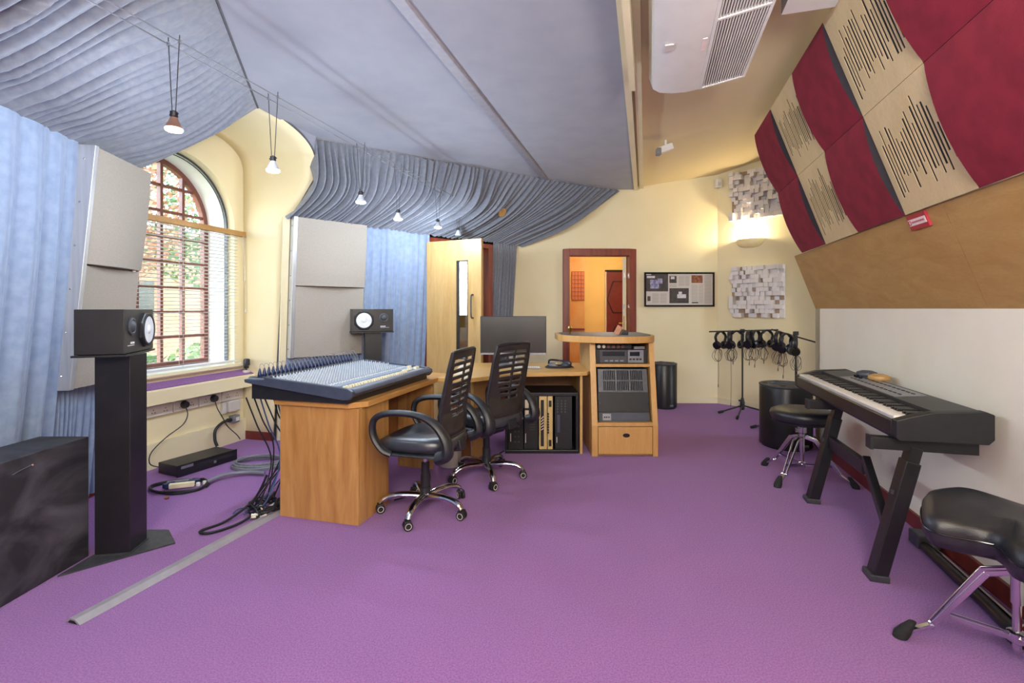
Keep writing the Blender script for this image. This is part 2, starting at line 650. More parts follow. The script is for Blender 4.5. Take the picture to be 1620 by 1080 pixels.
# vaulted alcove: reveals, barrel vault cut back where the drapes begin
VC, VR, VS = 0.62, 0.685, 2.45


def vault_end(s, z):
    if s <= VC:
        return pw(z, [(0, 0.33), (2.1, 0.47), (2.2, 0.60), (2.32, 0.72), (2.45, 0.79), (2.6, 0.81), (2.9, 0.80)])
    return pw(s, [(0.615, 0.80), (1.177, 0.30), (1.4, 0.2)])


prof = [(VC - VR, z * VS / 12) for z in range(12)]
prof += [(VC - VR * math.cos(a), VS + VR * math.sin(a)) for a in [PI * i / 48 for i in range(49)]]
prof += [(VC + VR, VS * (1 - z / 12)) for z in range(1, 13)]
prof = [(s, VS + (2.855 - VS) * ((z - VS) / VR) ** 0.5 if z > VS else z) for s, z in prof]


def vault_fn(u, v):
    s, z = prof[min(int(round(u * (len(prof) - 1))), len(prof) - 1)]
    return WW(s, lerp(-0.02, vault_end(s, z), v), z)


struct(MB().grid(vault_fn, len(prof) - 1, 6), 'trim_2', 'cream_wall', smooth=True, ang=60, solid=0.02, off=0)
mb = MB()                                # spandrel between the mouth of the vault and the grey ceiling
sp_ = [(s, z) for s, z in prof if s <= VC + 0.02 and z > 2.5]
for (s0, z0), (s1, z1) in zip(sp_, sp_[1:]):
    mb.add([WW(s0, vault_end(s0, z0), z0), WW(s1, vault_end(s1, z1), z1), WW(s1, vault_end(s1, z1), 2.86), WW(s0, vault_end(s0, z0), 2.86)], [(0, 1, 2, 3)])
struct(mb, 'trim_15', 'grey_fabric', solid=0.006)
# edge bead round the mouth of the alcove
mb = MB()
mb.tube([WW(s, vault_end(s, z) + 0.004, z) for s, z in prof if s <= VC + 0.02 and z > 0.3], 0.009, 6)
struct(mb, 'trim_3', 'dark_trim', smooth=True)

# ceilings
mb = MB()
for q0, q1 in ((-0.30, 3.4),):
    c = [D * d + Q * q + Z * ceil_z(q) for d, q in ((-3.6, q0), (-3.6, q1), (8.2, q1), (8.2, q0))]
    mb.hexa(c + [p + Z * 0.08 for p in c])
c = [D * d + Q * q + Z * 2.875 for d, q in ((-3.6, -4.6), (-3.6, -0.30), (7.2, -0.30), (7.2, -4.6))]
mb.hexa(c + [p + Z * 0.08 for p in c])
struct(mb, 'ceiling', 'cream_ceiling')

EDGE = [Vector((-1.15, -2.5, ZC)), Vector((-1.15, 1.5, ZC)), Vector((-1.512, 2.477, ZC)), Vector((-1.997, 3.80, ZC))]   # left edge of the grey ceiling
FAR = [Vector((-1.866, 4.46, ZC)), Vector((0.383, 5.867, ZC)), Vector((1.40, 6.42, ZC))]                                 # its far edge
RIGHT = [Vector((1.62, 6.42, ZC)), Vector((-0.84, -2.5, ZC))]


def along(pts, t):
    ls = [(b - a).length for a, b in zip(pts, pts[1:])]
    x = t * sum(ls)
    for (a, b), l in zip(zip(pts, pts[1:]), ls):
        if x <= l + 1e-6:
            return a.lerp(b, x / l)
        x -= l
    return pts[-1].copy()


mb = MB()
ceil_poly = EDGE + [Vector((-1.93, 4.10, ZC))] + FAR + RIGHT
mb.prism([(p.x, p.y) for p in ceil_poly], ZC, ZC + 0.03)
solo(mb, 'fabric_ceiling', 'grey_fabric', 'large smooth grey fabric ceiling cloud stretched over the mixing desk', 'ceiling panel')
B0, B1 = Vector((0.395, 5.875, ZC - 0.006)), Vector((-1.36, -1.2, ZC - 0.006))
B1 = B0 - D * 7.0
mb = MB().beam(B0, B1, 0.075, 0.024)
solo(mb, 'ceiling_batten', 'grey_batten', 'long grey batten across the grey fabric ceiling', 'batten', bevel=0.006)
mb = MB()
mb.tube([p - Z * .002 for p in EDGE[1:]], 0.008, 6)
struct(mb, 'trim_4', 'dark_trim')
mb = MB().tube([along(FAR, i / 12) - Z * 0.004 for i in range(13)], 0.010, 6)
struct(mb, 'trim_5', 'grey_batten')
# cream edge strips beside the grey ceiling, and the boxed-in strip by the air conditioner
mb = MB()
a, b = RIGHT
for off, w, z0, z1 in ((0.025, 0.05, ZC - 0.012, 2.87), (0.095, 0.05, ZC + 0.005, 2.88)):
    m_ = Q * off
    mb.beam(a + m_ + Z * ((z0 + z1) / 2 - ZC), b + m_ + Z * ((z0 + z1) / 2 - ZC), w, z1 - z0)
struct(mb, 'trim_6', 'cream_paint')

# skirting boards
mb = MB()
wall(mb, RW(7.0, 0.016), RW(0.0, 0.016), 0, 0.085, 0.016)
struct(mb, 'baseboard_right', 'skirting')
an = Vector((-0.747, -0.665, 0)) * 0.016
mb = wall(MB(), A1 + an, A0 + an, 0, 0.075, 0.015)
struct(mb, 'baseboard_angled', 'cream_paint')
off = Vector((0, -0.016, 0))
mb = wall(MB(), BW(1.65) + off, BW(2.73) + off, 0, 0.075, -0.016)
wall(mb, BW(0.13) + off, BW(0.67) + off, 0, 0.075, -0.016)
struct(mb, 'baseboard_back', 'cream_paint')
mb = MB()
mb.hexa([WW(VC - VR + .016, 0, z) if k == 0 else WW(VC - VR + .016, .34, z) if k == 1 else WW(VC - VR, .34, z) if k == 2 else WW(VC - VR, 0, z) for z in (0, .08) for k in range(4)])
mb.hexa([WW(s, t, z) for z in (0, .08) for s, t in ((VC - VR, .016), (VC - VR + .14, .016), (VC - VR + .14, 0), (VC - VR, 0))])
struct(mb, 'baseboard_window', 'skirting')
mb = wall(MB(), LW(2.2, 0.012, 0), LW(3.36, 0.012, 0), 0, 0.08, 0.012)
struct(mb, 'baseboard_left', 'skirting')

# ------------------------------------------------------------------ drapes
def front_drape(w, v):
    bot = FW(lerp(0.0, 2.99, w), 0.0, 2.1)
    top = along(FAR, w)
    f = lerp(math.sin(PI / 2 * min(1, v / 0.62)), v, min(1, w * 1.15))
    z = lerp(2.1, ZC, v)
    p = bot.lerp(top, f)
    return Vector((p.x, p.y, z))


fp = pleats(58, 3, 0.175)
fp2 = pleats(170, 9, 0.010)
rf = random.Random(5)


def fd(w, v):
    p = front_drape(w, v)
    wv = w + 0.004 * math.sin(5 * v + 30 * w)
    k = (0.35 + 0.65 * math.sin(PI * min(1, max(0, v * 0.94 + 0.03))))
    o = (fp(wv) + fp2(wv)) * k * (0.75 + 0.25 * math.sin(13 * w + 3 * v))
    n = Vector((0.55, -0.62, -0.56))
    q = p + n * o
    q.y = min(q.y, 6.455 - 0.0254 * (q.x - 0.127))
    return q


mb = MB().grid(fd, 1200, 24)
solo(mb, 'pleated_drape', 'drape_fabric', 'gathered grey drape sloping from the ceiling to the top of the far draped wall', 'drape', smooth=True, ang=80)

lp = pleats(78, 11, 0.075)
lp2 = pleats(150, 12, 0.008)


def left_drape(w, v):
    yb = lerp(-2.4, 3.39, w)
    bot = LW(yb, 0, 2.216)
    if w > 0.5:
        ye = lerp(3.80, 2.53, (3.39 - yb) / 1.08)
    else:
        ye = 1.35 + (yb - 1.31) * 1.0
    e = Vector((pw(ye, [(-2.5, -1.15), (1.5, -1.15), (2.477, -1.512), (3.80, -1.997)]), ye, ZC))
    p = bot.lerp(e, v)
    k = (0.35 + 0.65 * math.sin(PI * min(1, max(0, 0.08 + v * 0.9)))) * (1 - v ** 8) * (0.3 + 0.7 * min(1, v * 5))
    wv = w + 0.006 * math.sin(6 * v + 22 * w)
    o = (lp(wv) + lp2(wv)) * k * (0.7 + 0.3 * math.sin(17 * w + 4 * v))
    sag = 0.03 * math.sin(PI * v)
    if w > 0.985:
        o *= (1 - w) / 0.015
    return p + Vector((0.50, 0.1, -0.86)) * o - Vector((0, 0, sag))


mb = MB().grid(left_drape, 1300, 20)
solo(mb, 'pleated_drape', 'drape_fabric', 'gathered grey drape sloping up from the left wall beside the window arch', 'drape', smooth=True, ang=80)


def curtain(name, fn, x0, x1, z0, z1, folds, seed, label, nu=220, nv=14, amp=0.045, group=None, m='curtain_fabric'):
    pf = pleats(folds, seed, amp)
    pf2 = pleats(folds * 3, seed + 50, amp * 0.15)

    def g(w, v):
        wv = w + 0.012 * math.sin(2.2 * v + 9 * w + seed) * (1 - v)
        return fn(lerp(x0, x1, w), (pf(wv) + pf2(wv)) * (0.25 + 0.75 * (1 - v ** 6)) * (0.8 + 0.2 * (1 - v)), lerp(z0, z1, v))
    return solo(MB().grid(g, nu, nv), name, m, label, 'curtain', group, smooth=True, ang=85)


curtain('curtain', lambda a, d, z: LW(a, d + 0.01, z), 0.2, 2.80, 0.03, 2.215, 17, 1, 'pale blue pleated curtain hanging on the leaning left wall', nu=420, amp=0.07)
curtain('curtain', lambda a, d, z: LW(a, d * 0.6 + 0.01, z), 2.80, 3.38, 0.03, 0.80, 12, 4, 'short blue pleated curtain below the left grey wall panel', amp=0.05)
curtain('curtain', lambda a, d, z: FW(a, d * 0.7 + 0.012, z), 0.045, 0.765, 0.03, 0.785, 8, 6, 'short blue curtain under the grey panel behind the mixing console')
curtain('curtain', lambda a, d, z: FW(a, d + 0.012, z), 0.765, 1.545, 0.03, 2.095, 9, 8, 'blue pleated curtain between the far grey panel and the open wooden door')
curtain('curtain', lambda a, d, z: FW(a, d + 0.008, z), 2.50, 2.90, 0.03, 2.09, 10, 14, 'narrow grey pleated curtain between the open wooden door and cream back wall', amp=0.045, m='drape_fabric')

struct(MB().hexa([F0 + FD * u + FN * d + Z * z for z in (2.102, 2.15) for u, d in ((0.07, 0.0), (2.97, 0.0), (2.97, -0.5), (0.07, -0.5))]), 'trim_13', 'dark_trim')
struct(MB().hexa([FW(u, d, z) for z in (0.0, 2.1) for u, d in ((-0.012, 0.01), (0.045, 0.01), (0.045, -0.02), (-0.012, -0.02))]), 'trim_14', 'cream_paint')
# ------------------------------------------------------------------ doorway in the draped wall, lobby behind it
mb = MB()
for u0, u1, z0, z1 in ((1.545, 1.60, 0, 2.06), (2.42, 2.49, 0, 2.06), (1.60, 2.42, 2.0, 2.06)):
    mb.hexa([F0 + FD * u + FN * d + Z * z for z in (z0, z1) for u, d in ((u0, 0.01), (u1, 0.01), (u1, -0.36), (u0, -0.36))])
struct(mb, 'door_2', 'door_frame_wood', bevel=0.005)


def LB(u, d, z):
    return F0 + FD * u + FN * d + Z * z


mb = MB()
wl_ = lambda u0, d0, u1, d1, z0, z1: wall(mb, LB(u0, d0, 0), LB(u1, d1, 0), z0, z1, 0.05)
wl_(1.2, -0.36, 1.2, -1.4, 0, 2.6)
wl_(1.2, -1.4, 3.7, -1.4, 0, 1.15)
wl_(1.2, -1.4, 3.7, -1.4, 2.2, 2.6)
wl_(3.6, -0.5, 3.6, -1.4, 0, 2.6)
mb.hexa([LB(u, d, z) for z in (2.5, 2.55) for u, d in ((1.1, -.36), (3.7, -.36), (3.7, -1.45), (1.1, -1.45))])
struct(mb, 'wall_lobby', 'oak_board')
mb = MB()
for u in (1.3, 1.85, 2.4, 2.95, 3.5):
    mb.hexa([LB(u + du, d, z) for z in (1.15, 2.2) for du, d in ((-.02, -1.36), (.02, -1.36), (.02, -1.42), (-.02, -1.42))])
w3 = struct(mb, 'window_2', 'brown_window')
for u in (1.3, 1.85, 2.4, 2.95):
    MB().hexa([LB(u + du, d, z) for z in (1.15, 2.2) for du, d in ((.02, -1.39), (.53, -1.39), (.53, -1.395), (.02, -1.395))]).build('pane', 'clear_glass', w3)

# ------------------------------------------------------------------ hallway beyond the back doorway
mb = MB()
wall(mb, (0.72, 6.58), (1.03, 8.6), 0, 2.7, -0.1)
wall(mb, (1.28, 9.0), (2.9, 9.0), 0, 2.7, -0.1)
wall(mb, (2.4, 6.58), (2.4, 9.0), 0, 2.7, 0.1)
struct(mb, 'wall_hallway', 'hall_yellow')
struct(MB().box(0.95, 1.29, 8.6, 9.1, 0, 2.7), 'wall_hallway_corner', 'hall_tan')
struct(MB().box(0.4, 2.9, 6.52, 9.1, -0.06, 0.0), 'floor_hallway', 'tile_orange')
struct(MB().box(0.4, 2.9, 6.57, 9.1, 2.6, 2.68), 'ceiling_hallway', 'hall_yellow')
light('hallway_lamp', 'POINT', (1.55, 7.7, 2.35), 22, (1.0, 0.95, 0.84), 0.15)
# ------------------------------------------------------------------ leaning panels on the right wall
WL = 0.515                             # length of the wooden board up the slope
wb = thing('wood_soffit', 'oak veneered board leaning out from the right wall below the red panels', 'wall panel', RW(2, 0, 1.25))
sj = [0.0, 2.35, 4.3, 6.3]
for a, b in zip(sj, sj[1:]):
    p = [RT(s, l, o) for o in (-0.02, 0.0) for s, l in ((a + .001, 0), (b - .001, 0), (b - .001, WL), (a + .001, WL))]
    MB().hexa(p).build('board', 'oak_board', wb)
CW, RH, S0 = 0.585, 0.56, 0.31
rs = random.Random(21)
names = {0: 'at the far end', 1: '', 2: 'in the middle', 3: '', 4: 'nearest the camera'}


def slot_face(mb, s0, s1, l0, l1, slots, th):
    """board face made of strips so that the slots are real openings"""
    xs = sorted(slots)
    cur = s0
    for (a, b, c, d) in xs:
        quad(mb, cur, a, l0, l1, th)
        quad(mb, a, b, l0, c, th)
        quad(mb, a, b, d, l1, th)
        cur = b
    quad(mb, cur, s1, l0, l1, th)


def quad(mb, a, b, c, d, th):
    mb.hexa([RT(s, l, o) for o in (0.018, 0.018 + th) for s, l in ((a, c), (b, c), (b, d), (a, d))])


def slot_set(a, c, w, h, rnd):
    n = 19
    out_ = []
    for i in range(n):
        x = a + 0.05 + (w - 0.10) * i / (n - 1)
        ph = i / (n - 1)
        lo = c + h * (0.08 + 0.10 * abs(math.sin(ph * 9)) + rnd.uniform(0, 0.20))
        hi = c + h * (0.93 - 0.12 * abs(math.cos(ph * 7)) - rnd.uniform(0, 0.25))
        out_.append((x, x + (0.013 if i % 3 else 0.017), lo, hi))
    return out_


for c in range(6):
    for r in range(2):
        s0, s1 = S0 + c * CW + 0.003, S0 + (c + 1) * CW - 0.003
        l0, l1 = WL + 0.004 + r * RH, WL + (r + 1) * RH + 0.002
        row = 'lower' if r == 0 else 'upper'
        if c % 2 == 0:
            pos = {0: 'farthest', 2: 'middle', 4: 'nearest visible'}[c]
            t = thing('acoustic_panel', f'{pos} {row} wine red fabric panel bulging from the leaning wall', 'acoustic panel', RT((s0 + s1) / 2, l0, 0), 0, 'wine red bulging panels')
            nv = 16

            def f(u, v, s0=s0, s1=s1, l0=l0, l1=l1):
                return RT(lerp(s0, s1, u), lerp(l0, l1, v), 0.02 + 0.032 * math.sin(PI * v) ** 0.8)
            mb = MB().grid(f, 2, nv)
            for s in (s0, s1):          # closed ends
                ec = MB()
                pts = [f((s - s0) / (s1 - s0), j / nv) for j in range(nv + 1)]
                base = [RT(s, lerp(l0, l1, j / nv), 0.0) for j in range(nv + 1)]
                for j in range(nv):
                    ec.add([pts[j], pts[j + 1], base[j + 1], base[j]], [(0, 1, 2, 3)])
                ec.build('end_cap', 'slot_dark', t)
            mb.build('cloth_face', 'wine_cloth', t, smooth=True, ang=50)
            MB().hexa([RT(s, l, o) for o in (0, 0.019) for s, l in ((s0 + .002, l0), (s1 - .002, l0), (s1 - .002, l1), (s0 + .002, l1))]).build('backing_board', 'slot_dark', t)
        elif c < 5:
            pos = {1: 'farther', 3: 'nearer'}[c]
            t = thing('acoustic_panel', f'{pos} {row} birch panel with dark vertical slots between red panels', 'acoustic panel', RT((s0 + s1) / 2, l0, 0), 0, 'slotted birch panels')
            mb = MB()
            slot_face(mb, s0, s1, l0, l1, slot_set(s0, l0, CW, RH, rs), 0.002)
            mb.build('slotted_face', 'birch', t)
            MB().hexa([RT(s, l, o) for o in (0, 0.017) for s, l in ((s0, l0), (s1, l0), (s1, l1), (s0, l1))]).build('backing_board', 'slot_dark', t)
# small red sign on the wooden board
t = thing('wall_sign', 'small red and white sign on the top edge of the oak board', 'sign', RT(2.10, WL - 0.09, 0))
sg = lambda a, b, c, d, o0, o1: MB().hexa([RT(s, l, o) for o in (o0, o1) for s, l in ((a, c), (b, c), (b, d), (a, d))])
sg(2.045, 2.215, WL - 0.085, WL - 0.005, 0.0, 0.012).build('plate', 'sign_red', t)
sg(2.052, 2.207, WL - 0.062, WL - 0.028, 0.012, 0.0135).build('text_band', 'sign_white', t)
mb = MB()
for i in range(9):
    a = 2.085 + i * 0.0125
    mb.hexa([RT(s, l, o) for o in (0.0135, 0.0142) for s, l in ((a, WL - .05), (a + .008, WL - .05), (a + .008, WL - .04), (a, WL - .04))])
mb.build('lettering', 'sign_red', t)
mb = MB().tube([RT(2.065 + 0.011 * math.cos(x * PI / 8), WL - 0.045 + 0.011 * math.sin(x * PI / 8), 0.0138) for x in range(16)], 0.002, 5, closed=True)
mb.build('round_symbol', 'sign_red', t)

# ------------------------------------------------------------------ air conditioner under the ceiling
ac = thing('air_conditioner', 'white ceiling air conditioner with a long slatted grille', 'air conditioner', D * 1.6 + Q * 0.28 + Z * 2.62)
DE = 3.25                             # distance of its far end along the room


def AC(d, q, z):
    return D * d + Q * q + Z * z


sec = [(0.0, 2.86), (-0.005, 2.74), (0.02, 2.665), (0.06, 2.638), (0.14, 2.624), (0.22, 2.622), (0.30, 2.632), (0.30, 2.90)]
MB().extr([AC(DE, q, z) for q, z in sec], -D * 2.2).build('body', 'white_plastic', ac, smooth=True, ang=30)
MB().extr([AC(DE - 0.004, q, z) for q, z in ((0.30, 2.645), (0.555, 2.69), (0.565, 2.80), (0.565, 2.95), (0.30, 2.91))], -D * 2.19).build('grille_box', 'rack_grey', ac)
fr = MB()
gq = lambda q: 2.645 + (q - 0.30) * (0.045 / 0.255) - 0.008
for q in (0.306, 0.553):
    fr.beam(AC(DE, q, gq(q)), AC(DE - 2.2, q, gq(q)), 0.016, 0.02)
for d in (DE - 0.008, DE - 0.75, DE - 1.5):
    fr.beam(AC(d, 0.30, gq(0.30)), AC(d, 0.56, gq(0.56)), 0.016, 0.02)
fr.build('grille_frame', 'white_plastic', ac)
sl = MB().beam(AC(DE, 0, 0) - AC(DE, 0, 0), -D * 2.19, 0.007, 0.012).mesh('slat')
sl.materials.append(MATS['white_plastic'])
for i in range(17):
    q = 0.322 + i * 0.0135
    inst(sl, 'slat', ac, AC(DE, q, gq(q)) - Vector(ac.location))
MB().obox(AC(DE - 0.57, 0.10, 2.626), D * 0.03, Q * 0.022, Z * 0.004).build('badge', 'off_white_plastic', ac)
MB().box(0, 0, 0, 0, 0, 0)
MB().obox(AC(DE - 0.55, 0.272, 2.628), D * 0.06, Q * 0.012, Z * 0.003).build('warning_label', 'sign_white', ac)
# dark mounting gap and cream boxing beside it
struct(MB().extr([AC(DE - 0.02, q, z) for q, z in ((-0.125, 2.66), (-0.09, 2.66), (-0.09, 2.88), (-0.125, 2.88))], -D * 2.6), 'trim_7', 'cream_paint')
struct(MB().extr([AC(2.79, q, z) for q, z in ((0.655, 2.77), (0.93, 2.77), (0.93, 3.06), (0.655, 3.02))], -D * 2.6), 'trim_8', 'white_plastic')
# sensors
t = thing('ceiling_sensor', 'white motion sensor on a bracket under the cream ceiling', 'sensor', P(1050, 240, 4.78))
c = P(1050, 240, 4.78)
MB().obox(c + Vector((0.02, 0, 0.03)), Vector((0.06, -0.01, 0.02)), Vector((0, 0.035, 0)), Vector((-0.01, 0, 0.03))).build('head', 'white_plastic', t, bevel=0.008)
MB().obox(c + Vector((-0.055, -0.01, -0.005)), (0.022, 0, 0), (0, 0.03, 0), (0, 0, 0.035)).build('lens', 'silver_plastic', t, bevel=0.006)
MB().cyl(c + Vector((0.02, 0, 0.04)), c + Vector((0.02, 0, 0.24)), 0.011, n=10).build('bracket', 'white_plastic', t)
t = thing('alarm_sensor', 'small white alarm sensor high in the back corner', 'sensor', P(1136, 297, 6.33))
c = P(1136, 290, 6.33)
MB().obox(c, (0.036, 0, 0), (0, 0.04, 0), (0, 0, 0.06)).build('body', 'white_plastic', t, bevel=0.012)
MB().obox(c + Vector((0, -0.04, -0.015)), (0.022, 0, 0), (0, 0.006, 0), (0, 0, 0.024)).build('lens', 'off_white_plastic', t)

# ------------------------------------------------------------------ skyline diffusers on the angled wall
AD = Vector((0.665, -0.747, 0)).normalized()
AN = Vector((-0.747, -0.665, 0)).normalized()
cube = MB().box(-.5, .5, -.5, .5, 0, 1).mesh('block')
cube.materials.append(MATS['diffuser_white'])
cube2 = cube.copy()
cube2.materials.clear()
cube2.materials.append(MATS['diffuser_shaded'])
ka = (Vector((2.857, 6.245, 0)) - A0).length


def diffuser(z0, z1, seed, label):
    rd = random.Random(seed)
    w = 0.62
    t = thing('skyline_diffuser', label, 'diffuser', A0 + AD * (ka + w / 2) + AN * 0.002 + Z * z0, 0, 'white block diffusers')
    MB().hexa([A0 + AD * a + AN * b + Z * z for z in (z0, z1) for a, b in ((ka, .002), (ka + w, .002), (ka + w, .03), (ka, .03))]).build('backing_board', 'diffuser_white', t)
    n = 12
    hz = (z1 - z0) / n
    R = Matrix((AD, Z, AN)).transposed()
    for i in range(n):
        for j in range(n):
            h = rd.choice((0.006, 0.012, 0.025, 0.05, 0.07, 0.09, 0.105))
            p = A0 + AD * (ka + (i + .5) * w / n) + AN * 0.03 + Z * (z0 + (j + .5) * hz)
            o = inst(cube2 if h < 0.01 else cube, 'block', t, p - Vector(t.location))  # lowest blocks get the copy with shade painted in
            o.rotation_euler = R.to_euler()
            o.scale = (w / n - 0.002, hz - 0.002, h)


diffuser(1.14, 1.78, 1, 'white block diffuser below the wall lamp on the angled wall')
diffuser(2.36, 2.98, 2, 'white block diffuser above the wall lamp near the ceiling')

# half-bowl wall lamp
wc = A0 + AD * ((Vector((2.98, 6.11, 0)) - A0).length + 0.03) + Z * 2.12
t = thing('wall_lamp', 'cream half-bowl uplighter glowing on the angled wall', 'wall lamp', wc - Z * 0.1)


def bowl(u, v):
    a = PI * u
    r = math.sin(PI / 2 * v) ** 0.8
    return wc + AD * (0.165 * math.cos(a) * r) + AN * (-0.004 + 0.14 * math.sin(a) * r) + Z * (-0.105 * (1 - v ** 2.2))


MB().grid(bowl, 20, 8).build('bowl', 'sconce_plaster', t, smooth=True, solid=0.006)
MB().obox(wc - Z * 0.05, AD * 0.06, AN * 0.012, Z * 0.03).build('back_plate', 'sconce_plaster', t)
bp = wc + AN * 0.06 - Z * 0.035
MB().lathe([(0, -0.03), (0.02, -0.02), (0.022, 0), (0.015, 0.02), (0, 0.028)], 12, bp).build('bulb', mat('lamp_bulb_warm', '#ffe9b8', 0.4, emit=20), t, smooth=True)
light('wall_lamp_light', 'POINT', bp + Z * 0.06 + AN * 0.03, 10, (1.0, 0.84, 0.55), 0.03)

# ------------------------------------------------------------------ framed press print on the back wall
x0, x1, z0, z1 = 1.747, 2.672, 1.276, 1.73
t = thing('picture_frame', 'black framed newspaper clipping with photographs on the back wall', 'picture', ((x0 + x1) / 2, 6.40, z0))
yb = 6.40
fr = MB()
for a, b, c, d in ((x0, x1, z1 - .022, z1), (x0, x1, z0, z0 + .022), (x0, x0 + .022, z0 + .022, z1 - .022), (x1 - .022, x1, z0 + .022, z1 - .022)):
    fr.box(a, b, yb - 0.025, yb, c, d)
fr.build('frame', 'black_gloss', t)
MB().box(x0 + .015, x1 - .015, yb - 0.012, yb, z0 + .015, z1 - .015).build('paper_sheet', 'paper', t)
W_, H_ = x1 - x0 - .03, z1 - z0 - .03
pr = lambda a, b, c, d, m, nm, e=0.001: MB().box(x0 + .015 + a * W_, x0 + .015 + b * W_, yb - 0.012 - e, yb - 0.012, z1 - .015 - d * H_, z1 - .015 - c * H_).build(nm, m, t)
pr(0.005, 0.335, 0.01, 0.56, 'print_dark', 'photo')
o = pr(0.07, 0.20, 0.20, 0.47, 'print_purple', 'photo_detail', 0.002)
pr(0.18, 0.25, 0.16, 0.32, 'print_purple', 'photo_detail', 0.0025)
pr(0.02, 0.14, 0.08, 0.145, 'print_white', 'headline', 0.002)
pr(0.01, 0.085, 0.02, 0.05, 'print_white', 'headline', 0.002)
pr(0.355, 0.46, 0.08, 0.30, 'print_dark', 'photo')
pr(0.375, 0.43, 0.10, 0.18, 'print_white', 'photo_detail', 0.002)
pr(0.355, 0.64, 0.46, 0.93, 'print_dark', 'photo')
pr(0.47, 0.60, 0.65, 0.77, 'print_white', 'photo_detail', 0.002)
pr(0.49, 0.54, 0.57, 0.66, 'print_white', 'photo_detail', 0.0025)
pr(0.68, 0.845, 0.06, 0.30, 'print_orange', 'photo')
pr(0.03, 0.075, 0.71, 0.86, 'print_dark', 'photo')
pr(0.685, 0.78, 0.89, 0.93, 'print_dark', 'caption')
tx = MB()
for a, b, c, d in ((0.10, 0.20, 0.62, 0.93), (0.215, 0.315, 0.62, 0.93), (0.49, 0.575, 0.09, 0.40), (0.585, 0.65, 0.09, 0.40), (0.355, 0.46, 0.34, 0.42),
                   (0.68, 0.775, 0.34, 0.86), (0.785, 0.855, 0.34, 0.93), (0.87, 0.975, 0.06, 0.93)):
    k = c
    while k < d:
        tx.box(x0 + .015 + a * W_, x0 + .015 + b * W_, yb - .0128, yb - .012, z1 - .015 - (k + 0.012) * H_, z1 - .015 - k * H_)
        k += 0.024
o = tx.build('text_lines', 'print_grey', t)
o['kind'] = 'stuff'
# wall socket low on the back wall
t = thing('wall_socket', 'white wall socket low on the cream back wall', 'socket', P(1083, 632, 6.425))
c = P(1084, 627, 6.428)
MB().obox(c, (0.045, 0, 0), (0, 0.008, 0), (0, 0, 0.045)).build('plate', 'white_plastic', t, bevel=0.004)
MB().obox(c + Vector((0.0, -0.009, -0.012)), (0.012, 0, 0), (0, 0.002, 0), (0, 0, 0.012)).build('outlet', 'off_white_plastic', t)

# ------------------------------------------------------------------ black cylindrical speakers
def drum_speaker(c, r, h, label):
    t = thing('cylinder_subwoofer', label, 'subwoofer', c, 0, 'black cylinder subwoofers')
    MB().lathe([(r - .01, 0.012), (r, 0.02), (r, h - .03), (r - .004, h - .022)], 40, c).build('body', 'black_satin', t, smooth=True)
    MB().lathe([(r * .92, 0.0), (r * .92, 0.014)], 32, c).build('base', 'black_plastic', t, smooth=True)
    MB().lathe([(r - .003, h - .022), (r + .003, h - .016), (r + .003, h - .004), (r - .006, h), (r * .62, h), (r * .6, h - .012), (r * .3, h - .012), (0.0, h - 0.012)], 40, c).build('top_ring', 'rack_grey', t, smooth=True)
    for k in range(5):
        a = k * 2 * PI / 5 + .3
        MB().obox(Vector(c) + Vector((r * .8 * math.cos(a), r * .8 * math.sin(a), h + .002)), (0.02, 0, 0), (0, 0.012, 0), (0, 0, .002)).build('pad', 'black_plastic', t)
    MB().obox(Vector(c) + Vector((0.06 * r / .2, -r * 0.985, 0.05)), (0.02, 0, 0), (0, 0.004, 0), (0, 0, 0.008)).build('badge', 'silver_plastic', t)


drum_speaker(Vector((1.925, 6.13, 0)), 0.158, 0.565, 'smaller black cylinder subwoofer standing against the back wall')
drum_speaker(Vector((2.50, 4.42, 0)), 0.215, 0.565, 'larger black cylinder subwoofer behind the round stool')

# ------------------------------------------------------------------ microphone stands carrying headphones
def mic_stand(base, z, feet, boom, label, collar=0.1):
    t = thing('boom_stand', label, 'stand', base, 0, 'black boom stands')
    b = Vector(base)
    MB().cyl(b + Z * 0.05, b + Z * z, 0.0095, n=10).build('pole', 'black_plastic', t, smooth=True)
    MB().lathe([(0.02, 0.05), (0.026, 0.07), (0.026, 0.14), (0.014, 0.19)], 12, b).build('hub', 'black_plastic', t, smooth=True)
    MB().obox(b + Vector((-0.035, -0.01, 0.16)), (0.016, 0, 0), (0, 0.006, 0), (0, 0, 0.01)).build('hub_knob', 'black_plastic', t, bevel=0.003)
    for a, l in feet:
        d = Vector((math.cos(a), math.sin(a), 0))
        g = MB().cyl(b + Z * 0.10, b + d * l + Z * 0.014, 0.009, n=8).build('leg', 'black_plastic', t, smooth=True)
        MB().cyl(b + d * (l - .05) + Z * 0.026, b + d * (l + .01) + Z * 0.012, 0.0145, n=8).build('rubber_foot', 'rubber', g, smooth=True)
    MB().lathe([(0.016, z - .12), (0.019, z - .1), (0.019, z - .03), (0.012, z)], 12, b).build('clutch', 'black_plastic', t, smooth=True)
    MB().obox(b + Z * z, (0.025, 0, 0), (0, 0.014, 0), (0, 0, 0.022)).build('boom_clamp', 'black_plastic', t, bevel=0.005)
    MB().cyl(boom[0], boom[1], 0.008, n=8).build('boom', 'black_plastic', t, smooth=True)
    return t


